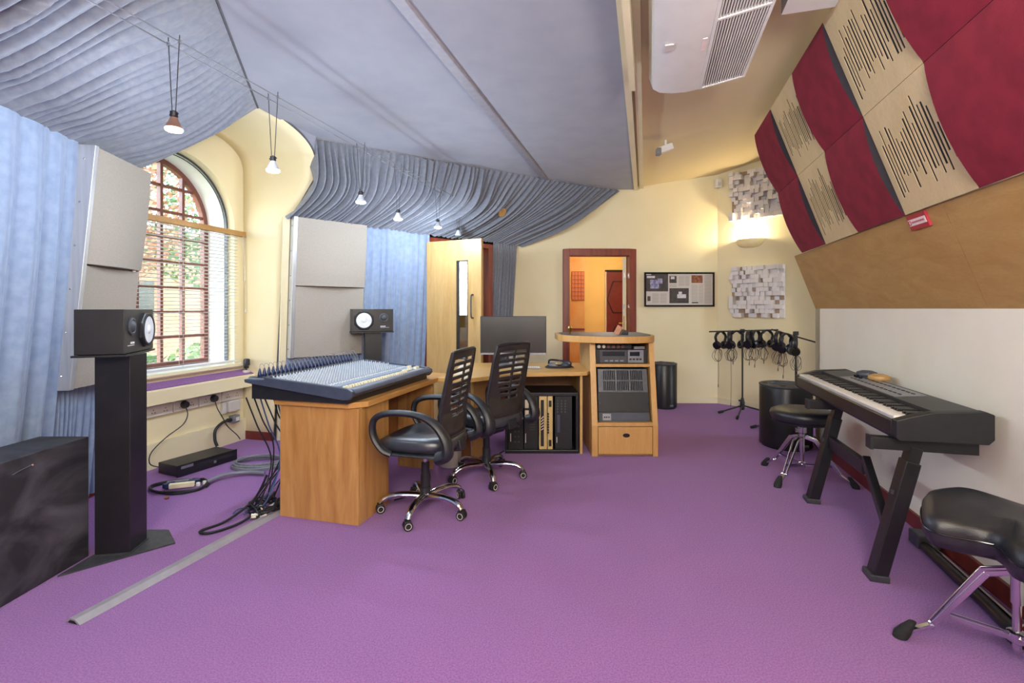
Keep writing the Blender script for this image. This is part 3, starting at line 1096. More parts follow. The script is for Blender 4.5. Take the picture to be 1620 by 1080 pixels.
SB = Vector((2.74, 5.75, 0))
b0, b1 = P(1122, 524.5, 5.70), P(1231, 521.5, 5.72)
mic_stand(SB, 0.985, ((math.radians(176), 0.27), (math.radians(236), 0.36), (math.radians(-28), 0.42)), (b0, b1), 'black boom stand with six headphones hanging on its bar')
SB2 = Vector((2.97, 5.06, 0))
c0, c1 = P(1221, 521, 5.32), P(1293, 542, 4.80)
mic_stand(SB2, 0.99, ((math.radians(182), 0.47), (math.radians(60), 0.36), (math.radians(-60), 0.36)), (c0, c1), 'black boom stand nearer the right wall with three headphones')


def headphones(p, yaw, tilt, seed, label, loop):
    rd = random.Random(seed)
    t = thing('headphones', label, 'headphones', p, 0, 'studio headphones on the boom stands')
    R = Matrix.Rotation(yaw, 3, 'Z') @ Matrix.Rotation(tilt, 3, 'Y')
    w, h = 0.085, 0.175
    T = lambda x, y, z: Vector(p) + R @ Vector((x, y, z))
    band = [T(w * math.cos(a) * (1 - .12 * (math.sin(a) < 0)), 0, h * 0.5 * (math.sin(a)) - h * 0.5 + 0.006) for a in [math.radians(x) for x in range(-50, 231, 20)]]
    MB().tube(band, 0.021, 8, side=tuple(R @ Vector((0, 1, 0))), flat=0.38).build('headband', 'black_plastic', t, smooth=True)
    pad = [T(w * .8 * math.cos(a), 0, h * 0.5 * math.sin(a) - h * .5 - .002) for a in [math.radians(x) for x in range(40, 141, 20)]]
    MB().tube(pad, 0.013, 8, side=tuple(R @ Vector((0, 1, 0))), flat=0.5).build('headband_pad', 'black_vinyl', t, smooth=True)
    for s in (-1, 1):
        c = T(s * w * 0.72, 0, -h * 0.90)
        ax = (R @ Vector((s * -0.9, 0, 0.25))).normalized()
        e = MB().cyl(c - ax * 0.022, c + ax * 0.004, 0.042, 0.050, n=18).build('ear_cup', 'black_gloss', t, smooth=True)
        rg = ax.orthogonal().normalized()
        rg2 = ax.cross(rg)
        MB().tube([c + ax * 0.012 + (rg * math.cos(k * PI / 8) + rg2 * math.sin(k * PI / 8)) * 0.036 for k in range(16)], 0.014, 8, closed=True).build('ear_pad', 'black_vinyl', e, smooth=True)
    q = T(-w * 0.75, 0, -h * 1.12)
    pts = [q]
    for k in range(1, 40):
        a = k * 2 * PI / 13
        pts.append(q + Vector((0.05 * math.sin(a) * rd.uniform(.7, 1.1) + 0.0007 * k, 0.02 * math.sin(a * .5), -0.075 + 0.075 * math.cos(a) * rd.uniform(.85, 1.1))))
    pts.append(q + Vector((0.02, 0, -0.14)))
    pts.append(q + Vector((0.024, 0, -0.14 - loop * .5)))
    pts.append(q + Vector((0.02, 0.004, -0.14 - loop)))
    cb = MB().tube(spline(pts, 3), 0.0022, 5).build('cable', 'cable_black', t, smooth=True)
    MB().cyl(pts[-1], pts[-1] - Z * 0.035, 0.004, n=8).build('jack', 'black_gloss', cb)


bar = lambda a, b, px: a.lerp(b, ((px - (CX + F * a.x / a.y)) / ((CX + F * b.x / b.y) - (CX + F * a.x / a.y))))
ords = ['leftmost headphones hanging on the bar of the boom stand', 'second headphones from the left on the boom stand bar', 'third headphones from the left on the boom stand bar',
        'headphones just right of the boom stand pole', 'second headphones right of the boom stand pole', 'last headphones at the right end of the boom stand bar']
for i, px in enumerate((1140, 1154.5, 1165, 1185, 1196, 1213)):
    headphones(bar(b0, b1, px) - Z * 0.004, math.radians((25, 60, 10, 50, 35, 15)[i]), 0, i, ords[i], (0.28, 0.50, 0.02, 0.03, 0.06, 0.02)[i])
for i, px in enumerate((1233, 1245, 1257)):
    headphones(bar(c0, c1, px) - Z * 0.004, math.radians((40, 20, 75)[i]), 0, 20 + i, ['left headphones of three on the stand nearer the right wall', 'middle headphones of three on the stand nearer the right wall', 'right headphones of three on the stand nearer the right wall'][i], (0.05, 0.10, 0.03)[i])
# ------------------------------------------------------------------ digital piano on its stand, along the right wall
KB = RW(0, 0, 0)
K0 = Vector((2.05, 2.05, 0))           # near back corner of the piano


def KP(a, b, z):                       # a: from the near end away from the camera, b: from the back towards the player
    return K0 + D * a - Q * b + Z * z


KL, KW = 1.55, 0.352
kp = thing('digital_piano', 'black digital piano with white keys on a black stand by the right wall', 'digital piano', KP(KL / 2, KW / 2, 0.665))
sec = [(0.0, 0.690), (0.02, 0.668), (0.345, 0.662), (KW, 0.675), (KW, 0.738), (0.335, 0.748), (0.20, 0.752), (0.195, 0.792), (0.03, 0.806), (0.0, 0.795)]
mb = MB().extr([KP(0.05, b, z) for b, z in sec], D * (KL - 0.10))
mb.build('case', 'black_plastic', kp)
sec2 = [(0.0, 0.690), (0.02, 0.668), (0.345, 0.662), (KW + .004, 0.675), (KW + .004, 0.752), (0.30, 0.772), (0.22, 0.795), (0.03, 0.809), (0.0, 0.797)]
for a in (0.0, KL - 0.05):
    MB().extr([KP(a, b, z) for b, z in sec2], D * 0.05).build('end_cheek', 'rack_dark', kp, bevel=0.004)
MB().extr([KP(0.05, b, z) for b, z in ((0.345, 0.676), (KW + .006, 0.678), (KW + .006, 0.744), (0.345, 0.748))], D * (KL - 0.10)).build('front_rail', 'black_satin', kp, bevel=0.003)
nW = 52
kw = (KL - 0.11) / nW
wk = MB().extr([Vector((0, 0, 0)) - Q * b + Z * z for b, z in ((0.205, 0.748), (0.342, 0.744), (0.345, 0.760), (0.342, 0.766), (0.205, 0.766))], D * (kw - 0.0015)).mesh('white_key')
wk.materials.append(MATS['key_white'])
bk = MB().extr([Vector((0, 0, 0)) - Q * b + Z * z for b, z in ((0.205, 0.750), (0.290, 0.750), (0.283, 0.777), (0.205, 0.779))], D * (kw * 0.55)).mesh('black_key')
bk.materials.append(MATS['key_black'])
base = KP(0, 0, 0) - Vector(kp.location)
for i in range(nW):
    inst(wk, 'white_key', kp, base + D * (0.055 + i * kw))
    if (i % 7) in (0, 1, 3, 4, 5) and i < nW - 1:
        inst(bk, 'black_key', kp, base + D * (0.055 + (i + 1) * kw - kw * 0.28))
pz = lambda b: 0.792 + (0.195 - b) / 0.165 * 0.014
pan = lambda a0, a1, b0_, b1_, e0, e1: MB().hexa([KP(a, b, pz(b) + e) for e in (e0, e1) for a, b in ((a0, b0_), (a1, b0_), (a1, b1_), (a0, b1_))])
pn = pan(0.42, 1.17, 0.05, 0.19, 0.0, 0.003).build('control_panel', 'silver_plastic', kp)
rb = random.Random(3)
for i in range(26):
    a = 0.46 + (i % 13) * 0.052
    b = 0.085 + (i // 13) * 0.06
    pan(a, a + 0.03, b - .004, b + .004, 0.003, 0.006).build('button', 'rack_dark', pn)
for a in (1.06, 1.11, 1.14):
    MB().cyl(KP(a, 0.11, pz(.11) + .002), KP(a, 0.11, pz(.11) + 0.018), 0.009, n=12).build('knob', 'black_gloss', pn, smooth=True)
MB().obox(KP(KL, 0.30, 0.71), D * 0.012, Q * 0.012, Z * 0.014).build('socket', 'chrome', kp)
for k, a in enumerate((1.42, 1.33)):
    pass
# headphones lying on the back of the piano
t = thing('headphones', 'tan and black headphones lying on the back edge of the digital piano', 'headphones', KP(1.05, 0.03, 0.806))
for i, a in enumerate((1.17, 0.99)):
    c = KP(a, 0.035, 0.806)
    MB().lathe([(0.055, 0.0), (0.06, 0.01), (0.056, 0.026), (0.03, 0.036), (0, 0.038)], 20, c).build('ear_cup', ('rack_grey', 'oak_board')[i], t, smooth=True)
MB().tube(spline([KP(1.17, 0.03, 0.82), KP(1.13, -0.03, 0.815), KP(1.03, -0.03, 0.815), KP(0.99, 0.03, 0.82)], 6), 0.008, 8).build('headband', 'black_plastic', t, smooth=True)

ks = thing('piano_stand', 'black steel stand with two leaning legs carrying the digital piano', 'stand', KP(0.6, 0.3, 0))
for a in (0.06, 0.985):
    foot, top = KP(a + .03, 0.40, 0.0), KP(a + .03, 0.255, 0.60)
    dv = (top - foot).normalized()
    lg = MB().beam(foot + dv * 0.01, foot + dv * 0.57, 0.075, 0.06, side=tuple(-Q)).build('leg', 'black_satin', ks, bevel=0.004)
    MB().beam(foot + dv * 0.5, top + dv * 0.02, 0.06, 0.046, side=tuple(-Q)).build('upper_post', 'black_satin', lg)
    MB().obox(foot + Z * 0.015, D * 0.045, Q * 0.04, Z * 0.015).build('foot_cap', 'steel_grey', lg, bevel=0.004)
    MB().obox(foot + dv * 0.42 - Q * 0.035, D * 0.01, Q * 0.006, Z * 0.01).build('bolt', 'steel_grey', lg)
    ar = MB().beam(KP(a + .03, 0.42, 0.632), KP(a + .03, 0.02, 0.632), 0.05, 0.055).build('support_arm', 'black_satin', ks, bevel=0.003)
    MB().obox(KP(a + .03, 0.425, 0.632), D * 0.028, Q * 0.006, Z * 0.03).build('end_cap', 'black_plastic', ar)
MB().beam(KP(1.0, 0.30, 0.40), KP(0.47, 0.30, 0.40), 0.035, 0.075).build('cross_bar', 'black_satin', ks, bevel=0.003)
MB().beam(KP(0.47, 0.30, 0.45), KP(0.12, 0.335, 0.20), 0.035, 0.045).build('brace', 'black_satin', ks, bevel=0.003)
MB().cyl(KP(0.115, 0.335, 0.195), KP(0.10, 0.34, 0.18), 0.014, n=10).build('brace_bolt', 'chrome', ks)

# long black rail lying on the carpet by the skirting
t = thing('floor_rail', 'long black folded stand rail lying on the carpet by the skirting', 'stand rail', RW(2.4, 0.09, 0))
MB().tube([RW(2.0, 0.10, 0.028), RW(2.55, 0.12, 0.028), RW(2.78, 0.14, 0.03)], 0.024, 10).build('tube', 'black_satin', t, smooth=True)
MB().tube([RW(2.05, 0.055, 0.02), RW(2.7, 0.075, 0.02)], 0.012, 8).build('rod', 'chrome', t, smooth=True)
MB().obox(RW(2.78, 0.14, 0.032), D * 0.03, Q * 0.03, Z * 0.03).build('end_block', 'rubber', t, bevel=0.006)
MB().obox(RW(2.0, 0.08, 0.045), D * 0.05, Q * 0.05, Z * 0.035).build('end_bracket', 'steel_grey', t, bevel=0.006)


# ------------------------------------------------------------------ drum stools
def stool_base(t, c, z_hub, z_top, angles, R, rot=0):
    c = Vector(c)
    MB().cyl(c + Z * 0.06, c + Z * z_top, 0.0125, n=12).build('spindle', 'chrome', t, smooth=True)
    MB().cyl(c + Z * (z_hub - 0.11), c + Z * (z_hub + 0.03), 0.017, n=14).build('sleeve', 'chrome', t, smooth=True)
    cl = MB().lathe([(0.02, z_hub + .02), (0.03, z_hub + .03), (0.03, z_hub + .075), (0.02, z_hub + .085)], 14, c).build('memory_clamp', 'chrome', t, smooth=True)
    MB().obox(c + Vector((-0.035, -0.01, z_hub + .05)), (0.018, 0, 0), (0, 0.008, 0), (0, 0, 0.016)).build('wing_screw', 'chrome', cl, bevel=0.003)
    MB().lathe([(0.02, 0.085), (0.028, 0.09), (0.028, 0.12), (0.02, 0.125)], 14, c).build('lower_collar', 'chrome', t, smooth=True)
    for a in angles:
        d = Vector((math.cos(a), math.sin(a), 0))
        sd = Vector((-d.y, d.x, 0))
        ft = c + d * R + Z * 0.03
        lg = MB()
        kn = c + d * (R * 0.78) + Z * 0.075
        for s in (-1, 1):
            lg.beam(c + d * 0.02 + sd * s * 0.016 + Z * z_hub, c + d * (R * 0.3) + sd * s * 0.019 + Z * (z_hub - 0.02), 0.006, 0.02)
            lg.beam(c + d * (R * 0.28) + sd * s * 0.019 + Z * (z_hub - 0.018), kn + sd * s * 0.011, 0.006, 0.02)
        lg.beam(kn, ft, 0.024, 0.012)
        leg = lg.build('leg', 'chrome', t, bevel=0.002)
        br = MB()
        for s in (-1, 1):
            br.beam(c + sd * s * 0.014 + Z * 0.10, c + d * (R * 0.62) + sd * s * 0.012 + Z * 0.125, 0.005, 0.014)
        br.build('brace', 'chrome', leg)
        MB().cyl(kn - sd * 0.02, kn + sd * 0.02, 0.008, n=8).build('rivet', 'chrome', leg)
        MB().rings([[c + d * (R + dx) + d * (r * math.cos(q)) + sd * (r * math.sin(q)) + Z * z for q in [2 * PI * k / 12 for k in range(12)]]
                    for dx, r, z in ((0.025, 0.024, 0.0), (0.018, 0.027, 0.02), (0.004, 0.021, 0.045), (-0.012, 0.013, 0.07))]).build('rubber_foot', 'rubber', leg, smooth=True)


SC = Vector((2.135, 3.56, 0))
t = thing('drum_stool', 'round black padded drum stool with chrome tripod behind the piano', 'stool', SC, 0, 'drum stools')
stool_base(t, SC, 0.31, 0.43, [math.radians(x) for x in (112, 212, 322)], 0.30)
r = 0.205
MB().lathe([(0.0, 0.425), (0.17, 0.425), (r - .01, 0.43), (r, 0.45), (r + .008, 0.475), (r, 0.497), (r - .03, 0.512), (0.09, 0.518), (0, 0.518)], 40, SC).build('seat', 'black_vinyl', t, smooth=True, ang=60)
MB().lathe([(r - .012, 0.419), (r - .008, 0.428), (r - .02, 0.432)], 32, SC).build('seat_trim', 'black_plastic', t)
MB().lathe([(0.03, 0.38), (0.05, 0.405), (0.05, 0.426)], 14, SC).build('seat_mount', 'chrome', t, smooth=True)

SC2 = Vector((1.765, 1.69, 0))
t = thing('drum_stool', 'saddle shaped black drum stool with chrome tripod at the lower right', 'stool', SC2, 0, 'drum stools')
stool_base(t, SC2, 0.33, 0.43, [math.radians(x) for x in (152, 268, 22)], 0.30)
fwd = Vector((-0.96, -0.28, 0)).normalized()       # the side with the two thigh lobes
sdv = Vector((-fwd.y, fwd.x, 0))
sc = SC2 + Vector((0.01, -0.0, 0))


def saddle(f):
    pts = []
    n = 72
    for k in range(n):
        a = 2 * PI * k / n
        x, y = math.cos(a), math.sin(a)
        yy = 0.25 * math.copysign(abs(y) ** 0.8, y)
        if x > 0:
            xx = x ** 0.55 * (0.185 + 0.07 * math.exp(-((abs(yy) - 0.14) / 0.07) ** 2) - 0.055 * math.exp(-(yy / 0.06) ** 2))
        else:
            xx = -0.18 * abs(x) ** 0.8
        pts.append((xx * f, yy * f, x, y))
    return pts


rg = []
for f, z in ((0.80, 0.40), (0.95, 0.408), (1.0, 0.435), (1.0, 0.485), (0.95, 0.508), (0.82, 0.522), (0.6, 0.524), (0.3, 0.517), (0.05, 0.515)):
    rg.append([sc + fwd * a + sdv * b + Z * (z + (0.03 * (abs(y) ** 2) * (f > .7) - 0.035 * max(0, x) ** 2 * (f > .5)) * (1 if z > 0.44 else 0.5)) for a, b, x, y in saddle(f)])
st = MB().rings(rg).build('seat', 'black_vinyl', t, smooth=True, ang=70)
MB().tube([sc + fwd * a * 1.004 + sdv * b * 1.004 + Z * (0.462 + 0.02 * y * y - 0.02 * max(0, x) ** 2) for a, b, x, y in saddle(1.0)], 0.004, 6, closed=True).build('piping', 'black_gloss', st, smooth=True)
MB().obox(sc + fwd * -0.02 + Z * 0.415, fwd * 0.12, sdv * 0.12, Z * 0.01).build('seat_board', 'black_plastic', t)
MB().obox(SC2 + Z * 0.40, (0.028, 0, 0), (0, 0.028, 0), (0, 0, 0.05)).build('clamp_block', 'black_gloss', t, bevel=0.006)
for k in range(3):
    MB().cyl(SC2 + Vector((-0.03, -0.02, 0.37 + 0.03 * k)), SC2 + Vector((-0.065, -0.03, 0.37 + 0.03 * k)), 0.012, n=10).build('clamp_screw', 'chrome', t, smooth=True)
# ------------------------------------------------------------------ mixing desk
C0 = Vector((-0.883, 2.78, 0))         # near right corner of its pedestal
E1 = Vector((-0.9656, 0.26, 0))        # to the left
E2 = Vector((0.26, 0.9656, 0))         # away from the camera


def DK(a, b, z=0.0):
    return C0 + E1 * a + E2 * b + Z * z


def dbox(a0, a1, b0, b1, z0, z1):
    return MB().hexa([DK(a, b, z) for z in (z0, z1) for a, b in ((a0, b0), (a1, b0), (a1, b1), (a0, b1))])


md = thing('mixing_desk', 'orange wood desk with a solid pedestal carrying the mixing console', 'desk', DK(0.25, 0.5))
dbox(0.0, 0.536, 0.0, 0.022, 0.0, 0.672).build('front_panel', 'desk_side_wood', md, bevel=0.002)
dbox(0.0, 0.022, 0.023, 0.345, 0.0, 0.672).build('side_panel', 'desk_side_wood', md, bevel=0.002)
dbox(0.514, 0.536, 0.023, 0.345, 0.0, 0.672).build('side_panel', 'desk_side_wood', md, bevel=0.002)
dbox(0.023, 0.513, 0.325, 0.345, 0.0, 0.672).build('rear_panel', 'dark_desk_wood', md)
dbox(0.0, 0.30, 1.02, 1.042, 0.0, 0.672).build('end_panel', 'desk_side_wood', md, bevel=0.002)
dbox(0.30, 0.32, 0.36, 1.55, 0.25, 0.672).build('modesty_panel', 'dark_desk_wood', md)
top = [(-0.028, 0.06), (0.05, -0.024), (0.56, -0.024), (0.56, 1.45), (-0.028, 1.30)]
MB().extr([DK(a, b, 0.674) for a, b in top], Z * 0.034).build('desktop', 'desk_top_wood', md, bevel=0.004)

# ------------------------------------------------------------------ console
MX = DK(-0.02, -0.05)                  # near front corner on plan


def MC(a, b, z):                       # a: from the front edge to the rear, b: along the console
    return C0 + E1 * (a - 0.005) + E2 * (b - 0.07) + Z * z


ML, MD_ = 1.08, 0.735
mz = lambda a: pw(a, [(0, 0.772), (0.03, 0.790), (0.20, 0.803), (0.62, 0.835), (0.735, 0.838)])      # height of the sloping face
mx = thing('mixing_console', 'large grey mixing console with rows of white knobs on the wooden desk', 'mixer', MC(0.3, 0.5, 0.709))
MB().extr([MC(a, 0.02, z) for a, z in ((0.04, 0.7085), (0.70, 0.7085), (0.70, 0.800), (0.04, 0.765))], E2 * (ML - 0.04)).build('lower_case', 'black_plastic', mx)
fs_ = [(0.03, mz(.03) - .004), (0.20, mz(.2) - .004), (0.62, mz(.62) - .004), (0.73, mz(.73) - .004), (0.73, 0.80), (0.03, 0.765)]
MB().extr([MC(a, 0.024, z) for a, z in fs_], E2 * (ML - 0.048)).build('control_surface', 'mixer_face', mx)
ch = [(0.0, 0.758), (0.002, 0.782), (0.035, 0.798), (0.20, 0.812), (0.59, 0.842), (0.60, 0.828), (0.74, 0.826), (0.735, 0.806), (0.69, 0.80), (0.06, 0.730), (0.02, 0.735)]
for b in (0.0, ML - 0.026):
    MB().extr([MC(a, b, z) for a, z in ch], E2 * 0.026).build('side_cheek', 'blue_grey_plastic', mx, bevel=0.004)
MB().extr([MC(a, 0.026, z) for a, z in ((0.0, 0.757), (-0.006, 0.770), (0.006, 0.787), (0.035, 0.796), (0.042, 0.770), (0.03, 0.742))], E2 * (ML - 0.052)).build('front_armrest', 'blue_grey_plastic', mx, smooth=True, ang=50)
kn, kc, fd_, ln = MB(), MB(), MB(), MB()
rk = random.Random(17)
nch = 32
bw = (ML - 0.16) / nch
for i in range(nch + 3):
    b = 0.045 + i * bw * 0.985
    for r_ in range(10):
        a = 0.235 + r_ * 0.0365
        if i >= nch and r_ < 3:
            continue
        p = MC(a, b, mz(a) - 0.002)
        kn.lathe([(0.0055, 0), (0.0046, 0.015), (0.003, 0.0165)], 6, p)
    a = 0.085 + rk.choice((0, 0, 0, 0, 0.012, 0.03)) if i < nch else 0.14
    if i < nch:
        fd_.obox(MC(0.075 + (0 if i < 27 else 0.03) + rk.uniform(0, .004), b, mz(.08) + 0.004), E1 * 0.010, E2 * 0.0055, Z * 0.0075)
        ln.obox(MC(0.13, b, mz(.13) - 0.0030), E1 * 0.055, E2 * 0.0013, Z * 0.001)
    for r_ in range(2):
        a = 0.205 - r_ * 0.014
        kc.obox(MC(a, b, mz(a) + 0.0), E1 * 0.004, E2 * 0.004, Z * 0.003)
for b, a in ((0.98, 0.10), (1.0, 0.10), (1.02, 0.10), (0.99, 0.16), (1.01, 0.16)):
    fd_.obox(MC(a, b, mz(a) + 0.004), E1 * 0.011, E2 * 0.006, Z * 0.0085)
for nm, m_, q in (('knobs', 'knob_grey', kn), ('fader_caps', 'knob_cream', fd_), ('fader_slots', 'rack_dark', ln), ('push_buttons', 'knob_white', kc)):
    o = q.build(nm, m_, mx)
    o['kind'] = 'stuff'
MB().extr([MC(a, 0.03, z) for a, z in ((0.60, 0.832), (0.728, 0.834), (0.728, 0.838), (0.60, 0.837))], E2 * (ML - 0.06)).build('jack_panel', 'steel_grey', mx)
# jack plugs standing in the rear panel
ORD = 'first second third fourth fifth sixth seventh eighth ninth tenth eleventh twelfth thirteenth fourteenth fifteenth sixteenth seventeenth eighteenth nineteenth twentieth twenty-first twenty-second twenty-third twenty-fourth twenty-fifth twenty-sixth twenty-seventh'.split()
pm = MB().lathe([(0.012, 0.0), (0.012, 0.016), (0.010, 0.026), (0.0045, 0.048), (0.003, 0.052)], 8)
pl = pm.mesh('plug_body')
pl.materials.append(MATS['plug_blue'])
for p_ in pl.polygons:
    p_.use_smooth = True
cl = MB().tube(spline([Vector((0, 0, 0.048)), Vector((-0.005, 0.002, 0.075)), Vector((-0.035, 0.01, 0.075)), Vector((-0.075, 0.02, 0.02)), Vector((-0.085, 0.024, -0.06))], 4), 0.0014, 5).mesh('plug_cable')
cl.materials.append(MATS['cable_grey'])
for i in range(27):
    t = thing('jack_plug', 'dark blue jack plug, %s from the near end of the console row' % ORD[i], 'jack plug', MC(0.665, 0.045 + i * 0.0366, mz(.665)), math.radians(165), 'jack plugs in the console')
    inst(pl, 'plug_body', t, (0, 0, 0))
    inst(cl, 'cable', t, (0, 0, 0))

# ------------------------------------------------------------------ computer desk
cd = thing('computer_desk', 'light wood corner desk with the computer monitor on it', 'desk', (0.2, 4.4, 0))
cz = 0.71
ct = [(-0.582, 3.79), (-0.36, 3.72), (-0.12, 3.93), (0.06, 4.06), (0.58, 4.12), (0.645, 4.15), (0.672, 4.22), (0.672, 4.82), (-0.49, 4.82), (-0.508, 4.06)]
MB().prism(ct, cz - 0.034, cz).build('desktop', 'light_desk_wood', cd, bevel=0.004)
MB().box(0.585, 0.607, 4.16, 4.78, 0.0, cz - 0.035).build('end_panel', 'light_desk_wood', cd, bevel=0.002)
MB().box(-0.36, 0.584, 4.72, 4.74, 0.12, cz - 0.035).build('modesty_panel', 'dark_desk_wood', cd)
MB().hexa([(x, y, z) for z in (0, cz - .035) for x, y in ((-0.335, 3.98), (-0.315, 3.97), (-0.20, 4.25), (-0.22, 4.26))]).build('end_panel', 'light_desk_wood', cd)
MB().hexa([(x, y, z) for z in (0.0, cz - .035) for x, y in ((-0.50, 4.03), (-0.345, 4.03), (-0.345, 4.05), (-0.50, 4.05))]).build('corner_panel', 'dark_desk_wood', cd)

# monitor
t = thing('monitor', 'wide dark computer monitor standing on the light wood desk', 'monitor', (0.01, 4.62, cz))
mx0, mx1, mz0, mz1, my = -0.30, 0.325, 0.815, 1.178, 4.58
MB().box(mx0, mx1, my, my + 0.03, mz0, mz1).build('housing', 'black_plastic', t, bevel=0.005)
MB().box(mx0 + .008, mx1 - .008, my - .002, my, mz0 + .022, mz1 - .008).build('screen', 'screen', t)
MB().box(mx0 + .002, mx1 - .002, my - .003, my + .0, mz0, mz0 + .016).build('lower_bezel', 'silver_plastic', t)
MB().box(-0.03, 0.055, my + .031, my + .05, cz + .012, 1.0).build('neck', 'silver_plastic', t, bevel=0.004)
MB().box(-0.12, 0.15, my - .07, my + .13, cz + .001, cz + .012).build('foot', 'silver_plastic', t, bevel=0.004)
# slim silver keyboard / tablet
t = thing('computer_keyboard', 'slim silver computer keyboard in front of the monitor', 'keyboard', (0.16, 4.36, cz))
MB().box(0.0, 0.26, 4.32, 4.42, cz + .001, cz + .011).build('case', 'silver_plastic', t, bevel=0.003)
kb = MB().box(0, 0.015, 0, 0.016, 0, 0.004).mesh('key')
kb.materials.append(MATS['white_plastic'])
for i in range(13):
    for j in range(4):
        inst(kb, 'key', t, Vector((0.008 + i * 0.0188, 4.326 + j * 0.023, cz + .011)) - Vector(t.location))
# headphones with coiled lead on the desk
t = thing('headphones', 'grey headphones with a coiled lead lying on the light wood desk', 'headphones', (0.43, 4.42, cz))
hp = Vector((0.43, 4.42, cz))
for k, (dx, dy, m_) in enumerate(((-0.05, 0.05, 'silver_plastic'), (0.07, 0.06, 'blue_grey_plastic'))):
    MB().lathe([(0.03, 0.008), (0.045, 0.012), (0.045, 0.03), (0.025, 0.042), (0, 0.043)], 18, hp + Vector((dx, dy, 0))).build('ear_cup', m_, t, smooth=True)
MB().tube(spline([hp + Vector((-0.09, 0.05, 0.03)), hp + Vector((-0.075, 0.10, 0.06)), hp + Vector((0.02, 0.14, 0.05)), hp + Vector((0.11, 0.10, 0.04)), hp + Vector((0.11, 0.05, 0.02))], 5), 0.009, 8).build('headband', 'black_plastic', t, smooth=True)
pts = [hp + Vector(((0.13 - 0.004 * k / 8) * math.cos(k * PI / 8), (0.10 - .003 * k / 8) * math.sin(k * PI / 8), 0.006 + 0.0022 * (k / 8))) for k in range(52)]
MB().tube(pts, 0.0045, 6).build('cable', 'cable_black', t, smooth=True)

# ------------------------------------------------------------------ rack cabinet with rounded top
cab = thing('equipment_cabinet', 'light wood equipment cabinet with a rounded top and sloping front', 'cabinet', (0.96, 4.5, 0))
xl, xr, yb_ = 0.695, 1.235, 4.82
yf = lambda z: 4.085 + 0.13 * max(0, (z - 0.26)) / 0.70      # the front slopes back upwards
CT = 0.955


def side(x0, x1, nm='side_panel'):
    MB().extr([(x0, 4.085, 0), (x0, 4.085, 0.26), (x0, yf(CT), CT), (x0, yb_, CT), (x0, yb_, 0)], Vector((x1 - x0, 0, 0))).build(nm, 'cabinet_wood', cab, bevel=0.002)


side(xl - 0.02, xl + 0.03)
side(xr - 0.045, xr)
MB().box(xl + .03, xr - .045, yb_ - .02, yb_, 0, CT).build('back_panel', 'dark_desk_wood', cab)
MB().box(xl + .03, xr - .045, yf(.77), yb_ - .02, 0.745, 0.77).build('shelf', 'cabinet_wood', cab, bevel=0.002)
MB().box(xl + .03, xr - .045, 4.09, yb_ - .02, 0.255, 0.285).build('lower_shelf', 'cabinet_wood', cab)
MB().box(xl + .03, xr - .045, 4.12, yb_ - .02, 0.0, 0.02).build('bottom_board', 'cabinet_wood', cab)
dr = MB().box(xl + .034, xr - .049, 4.082, 4.102, 0.02, 0.25).build('drawer', 'cabinet_wood', cab, bevel=0.003)
ov = [(0.965 + 0.03 * math.cos(a) * (1 if abs(math.cos(a)) < .5 else 1), 0.180 + 0.017 * math.sin(a)) for a in [2 * PI * k / 20 for k in range(20)]]
MB().extr([(x, 4.0795, z) for x, z in ov], (0, 0.004, 0)).build('finger_hole', 'slot_dark', dr)
tp = [(0.42, 4.42), (0.47, 4.30), (0.60, 4.17), (0.76, 4.09), (0.94, 4.065), (1.10, 4.10), (1.22, 4.19), (1.275, 4.34), (1.285, 4.50), (1.285, 4.86), (0.47, 4.86), (0.42, 4.75)]
tps = [Vector((p.x, p.y, 0)) for p in spline([Vector((x, y, 0)) for x, y in tp[:9]], 5)] + [Vector((x, y, 0)) for x, y in tp[9:]]
tb = MB().prism(tps, CT + .001, CT + 0.058).build('top_board', 'cabinet_wood', cab, bevel=0.004)
ins = [Vector((0.88, 4.48, 0)) + (p - Vector((0.88, 4.48, 0))) * 0.93 for p in tps]
MB().prism(ins, CT + 0.058, CT + 0.0605).build('top_inlay', 'rack_grey', tb)
# machine on the upper shelf
t = thing('disc_recorder', 'black and silver twin disc recorder on the cabinet shelf', 'recorder', (0.955, 4.4, 0.77))
dx0, dx1, dy = 0.735, 1.185, 4.235
MB().box(dx0, dx1, dy, dy + .30, 0.771, 0.893).build('body', 'rack_dark', t, bevel=0.003)
MB().box(dx0 + .035, dx0 + .27, dy - .008, dy, 0.777, 0.888).build('left_front', 'rack_grey', t)
MB().box(dx0 + .278, dx1 - .035, dy - .008, dy, 0.777, 0.888).build('right_front', 'silver_plastic', t)
MB().box(dx0 + .055, dx0 + .25, dy - .0095, dy - .008, 0.836, 0.875).build('display', 'display_blue', t)
MB().box(dx0 + .295, dx0 + .38, dy - .0095, dy - .008, 0.836, 0.872).build('display', 'display_blue', t)
for a in (0.075, 0.12, 0.165, 0.21):
    MB().box(dx0 + a, dx0 + a + .03, dy - .0105, dy - .008, 0.788, 0.80).build('button', 'silver_plastic', t)
for a in (0.29, 0.32, 0.35, 0.378):
    MB().box(dx0 + a, dx0 + a + .02, dy - .0105, dy - .008, 0.80, 0.815).build('button', 'rack_dark', t)
t = thing('headphone_amplifier', 'slim dark unit with a row of round knobs lying on the disc recorder', 'amplifier', (0.955, 4.4, 0.894))
MB().box(dx0 + .005, dx1 - .13, dy + .03, dy + .22, 0.894, 0.938).build('body', 'rack_dark', t, bevel=0.003)
for i in range(6):
    MB().cyl((dx0 + .03 + .042 * i, dy + .03, 0.916), (dx0 + .03 + .042 * i, dy + .012, 0.916), 0.014, n=14).build('knob', 'knob_cream' if i < 2 else 'print_orange', t, smooth=True)
t = thing('laptop', 'closed silver laptop lying across the top of the disc recorder', 'laptop', (1.1, 4.4, 0.894))
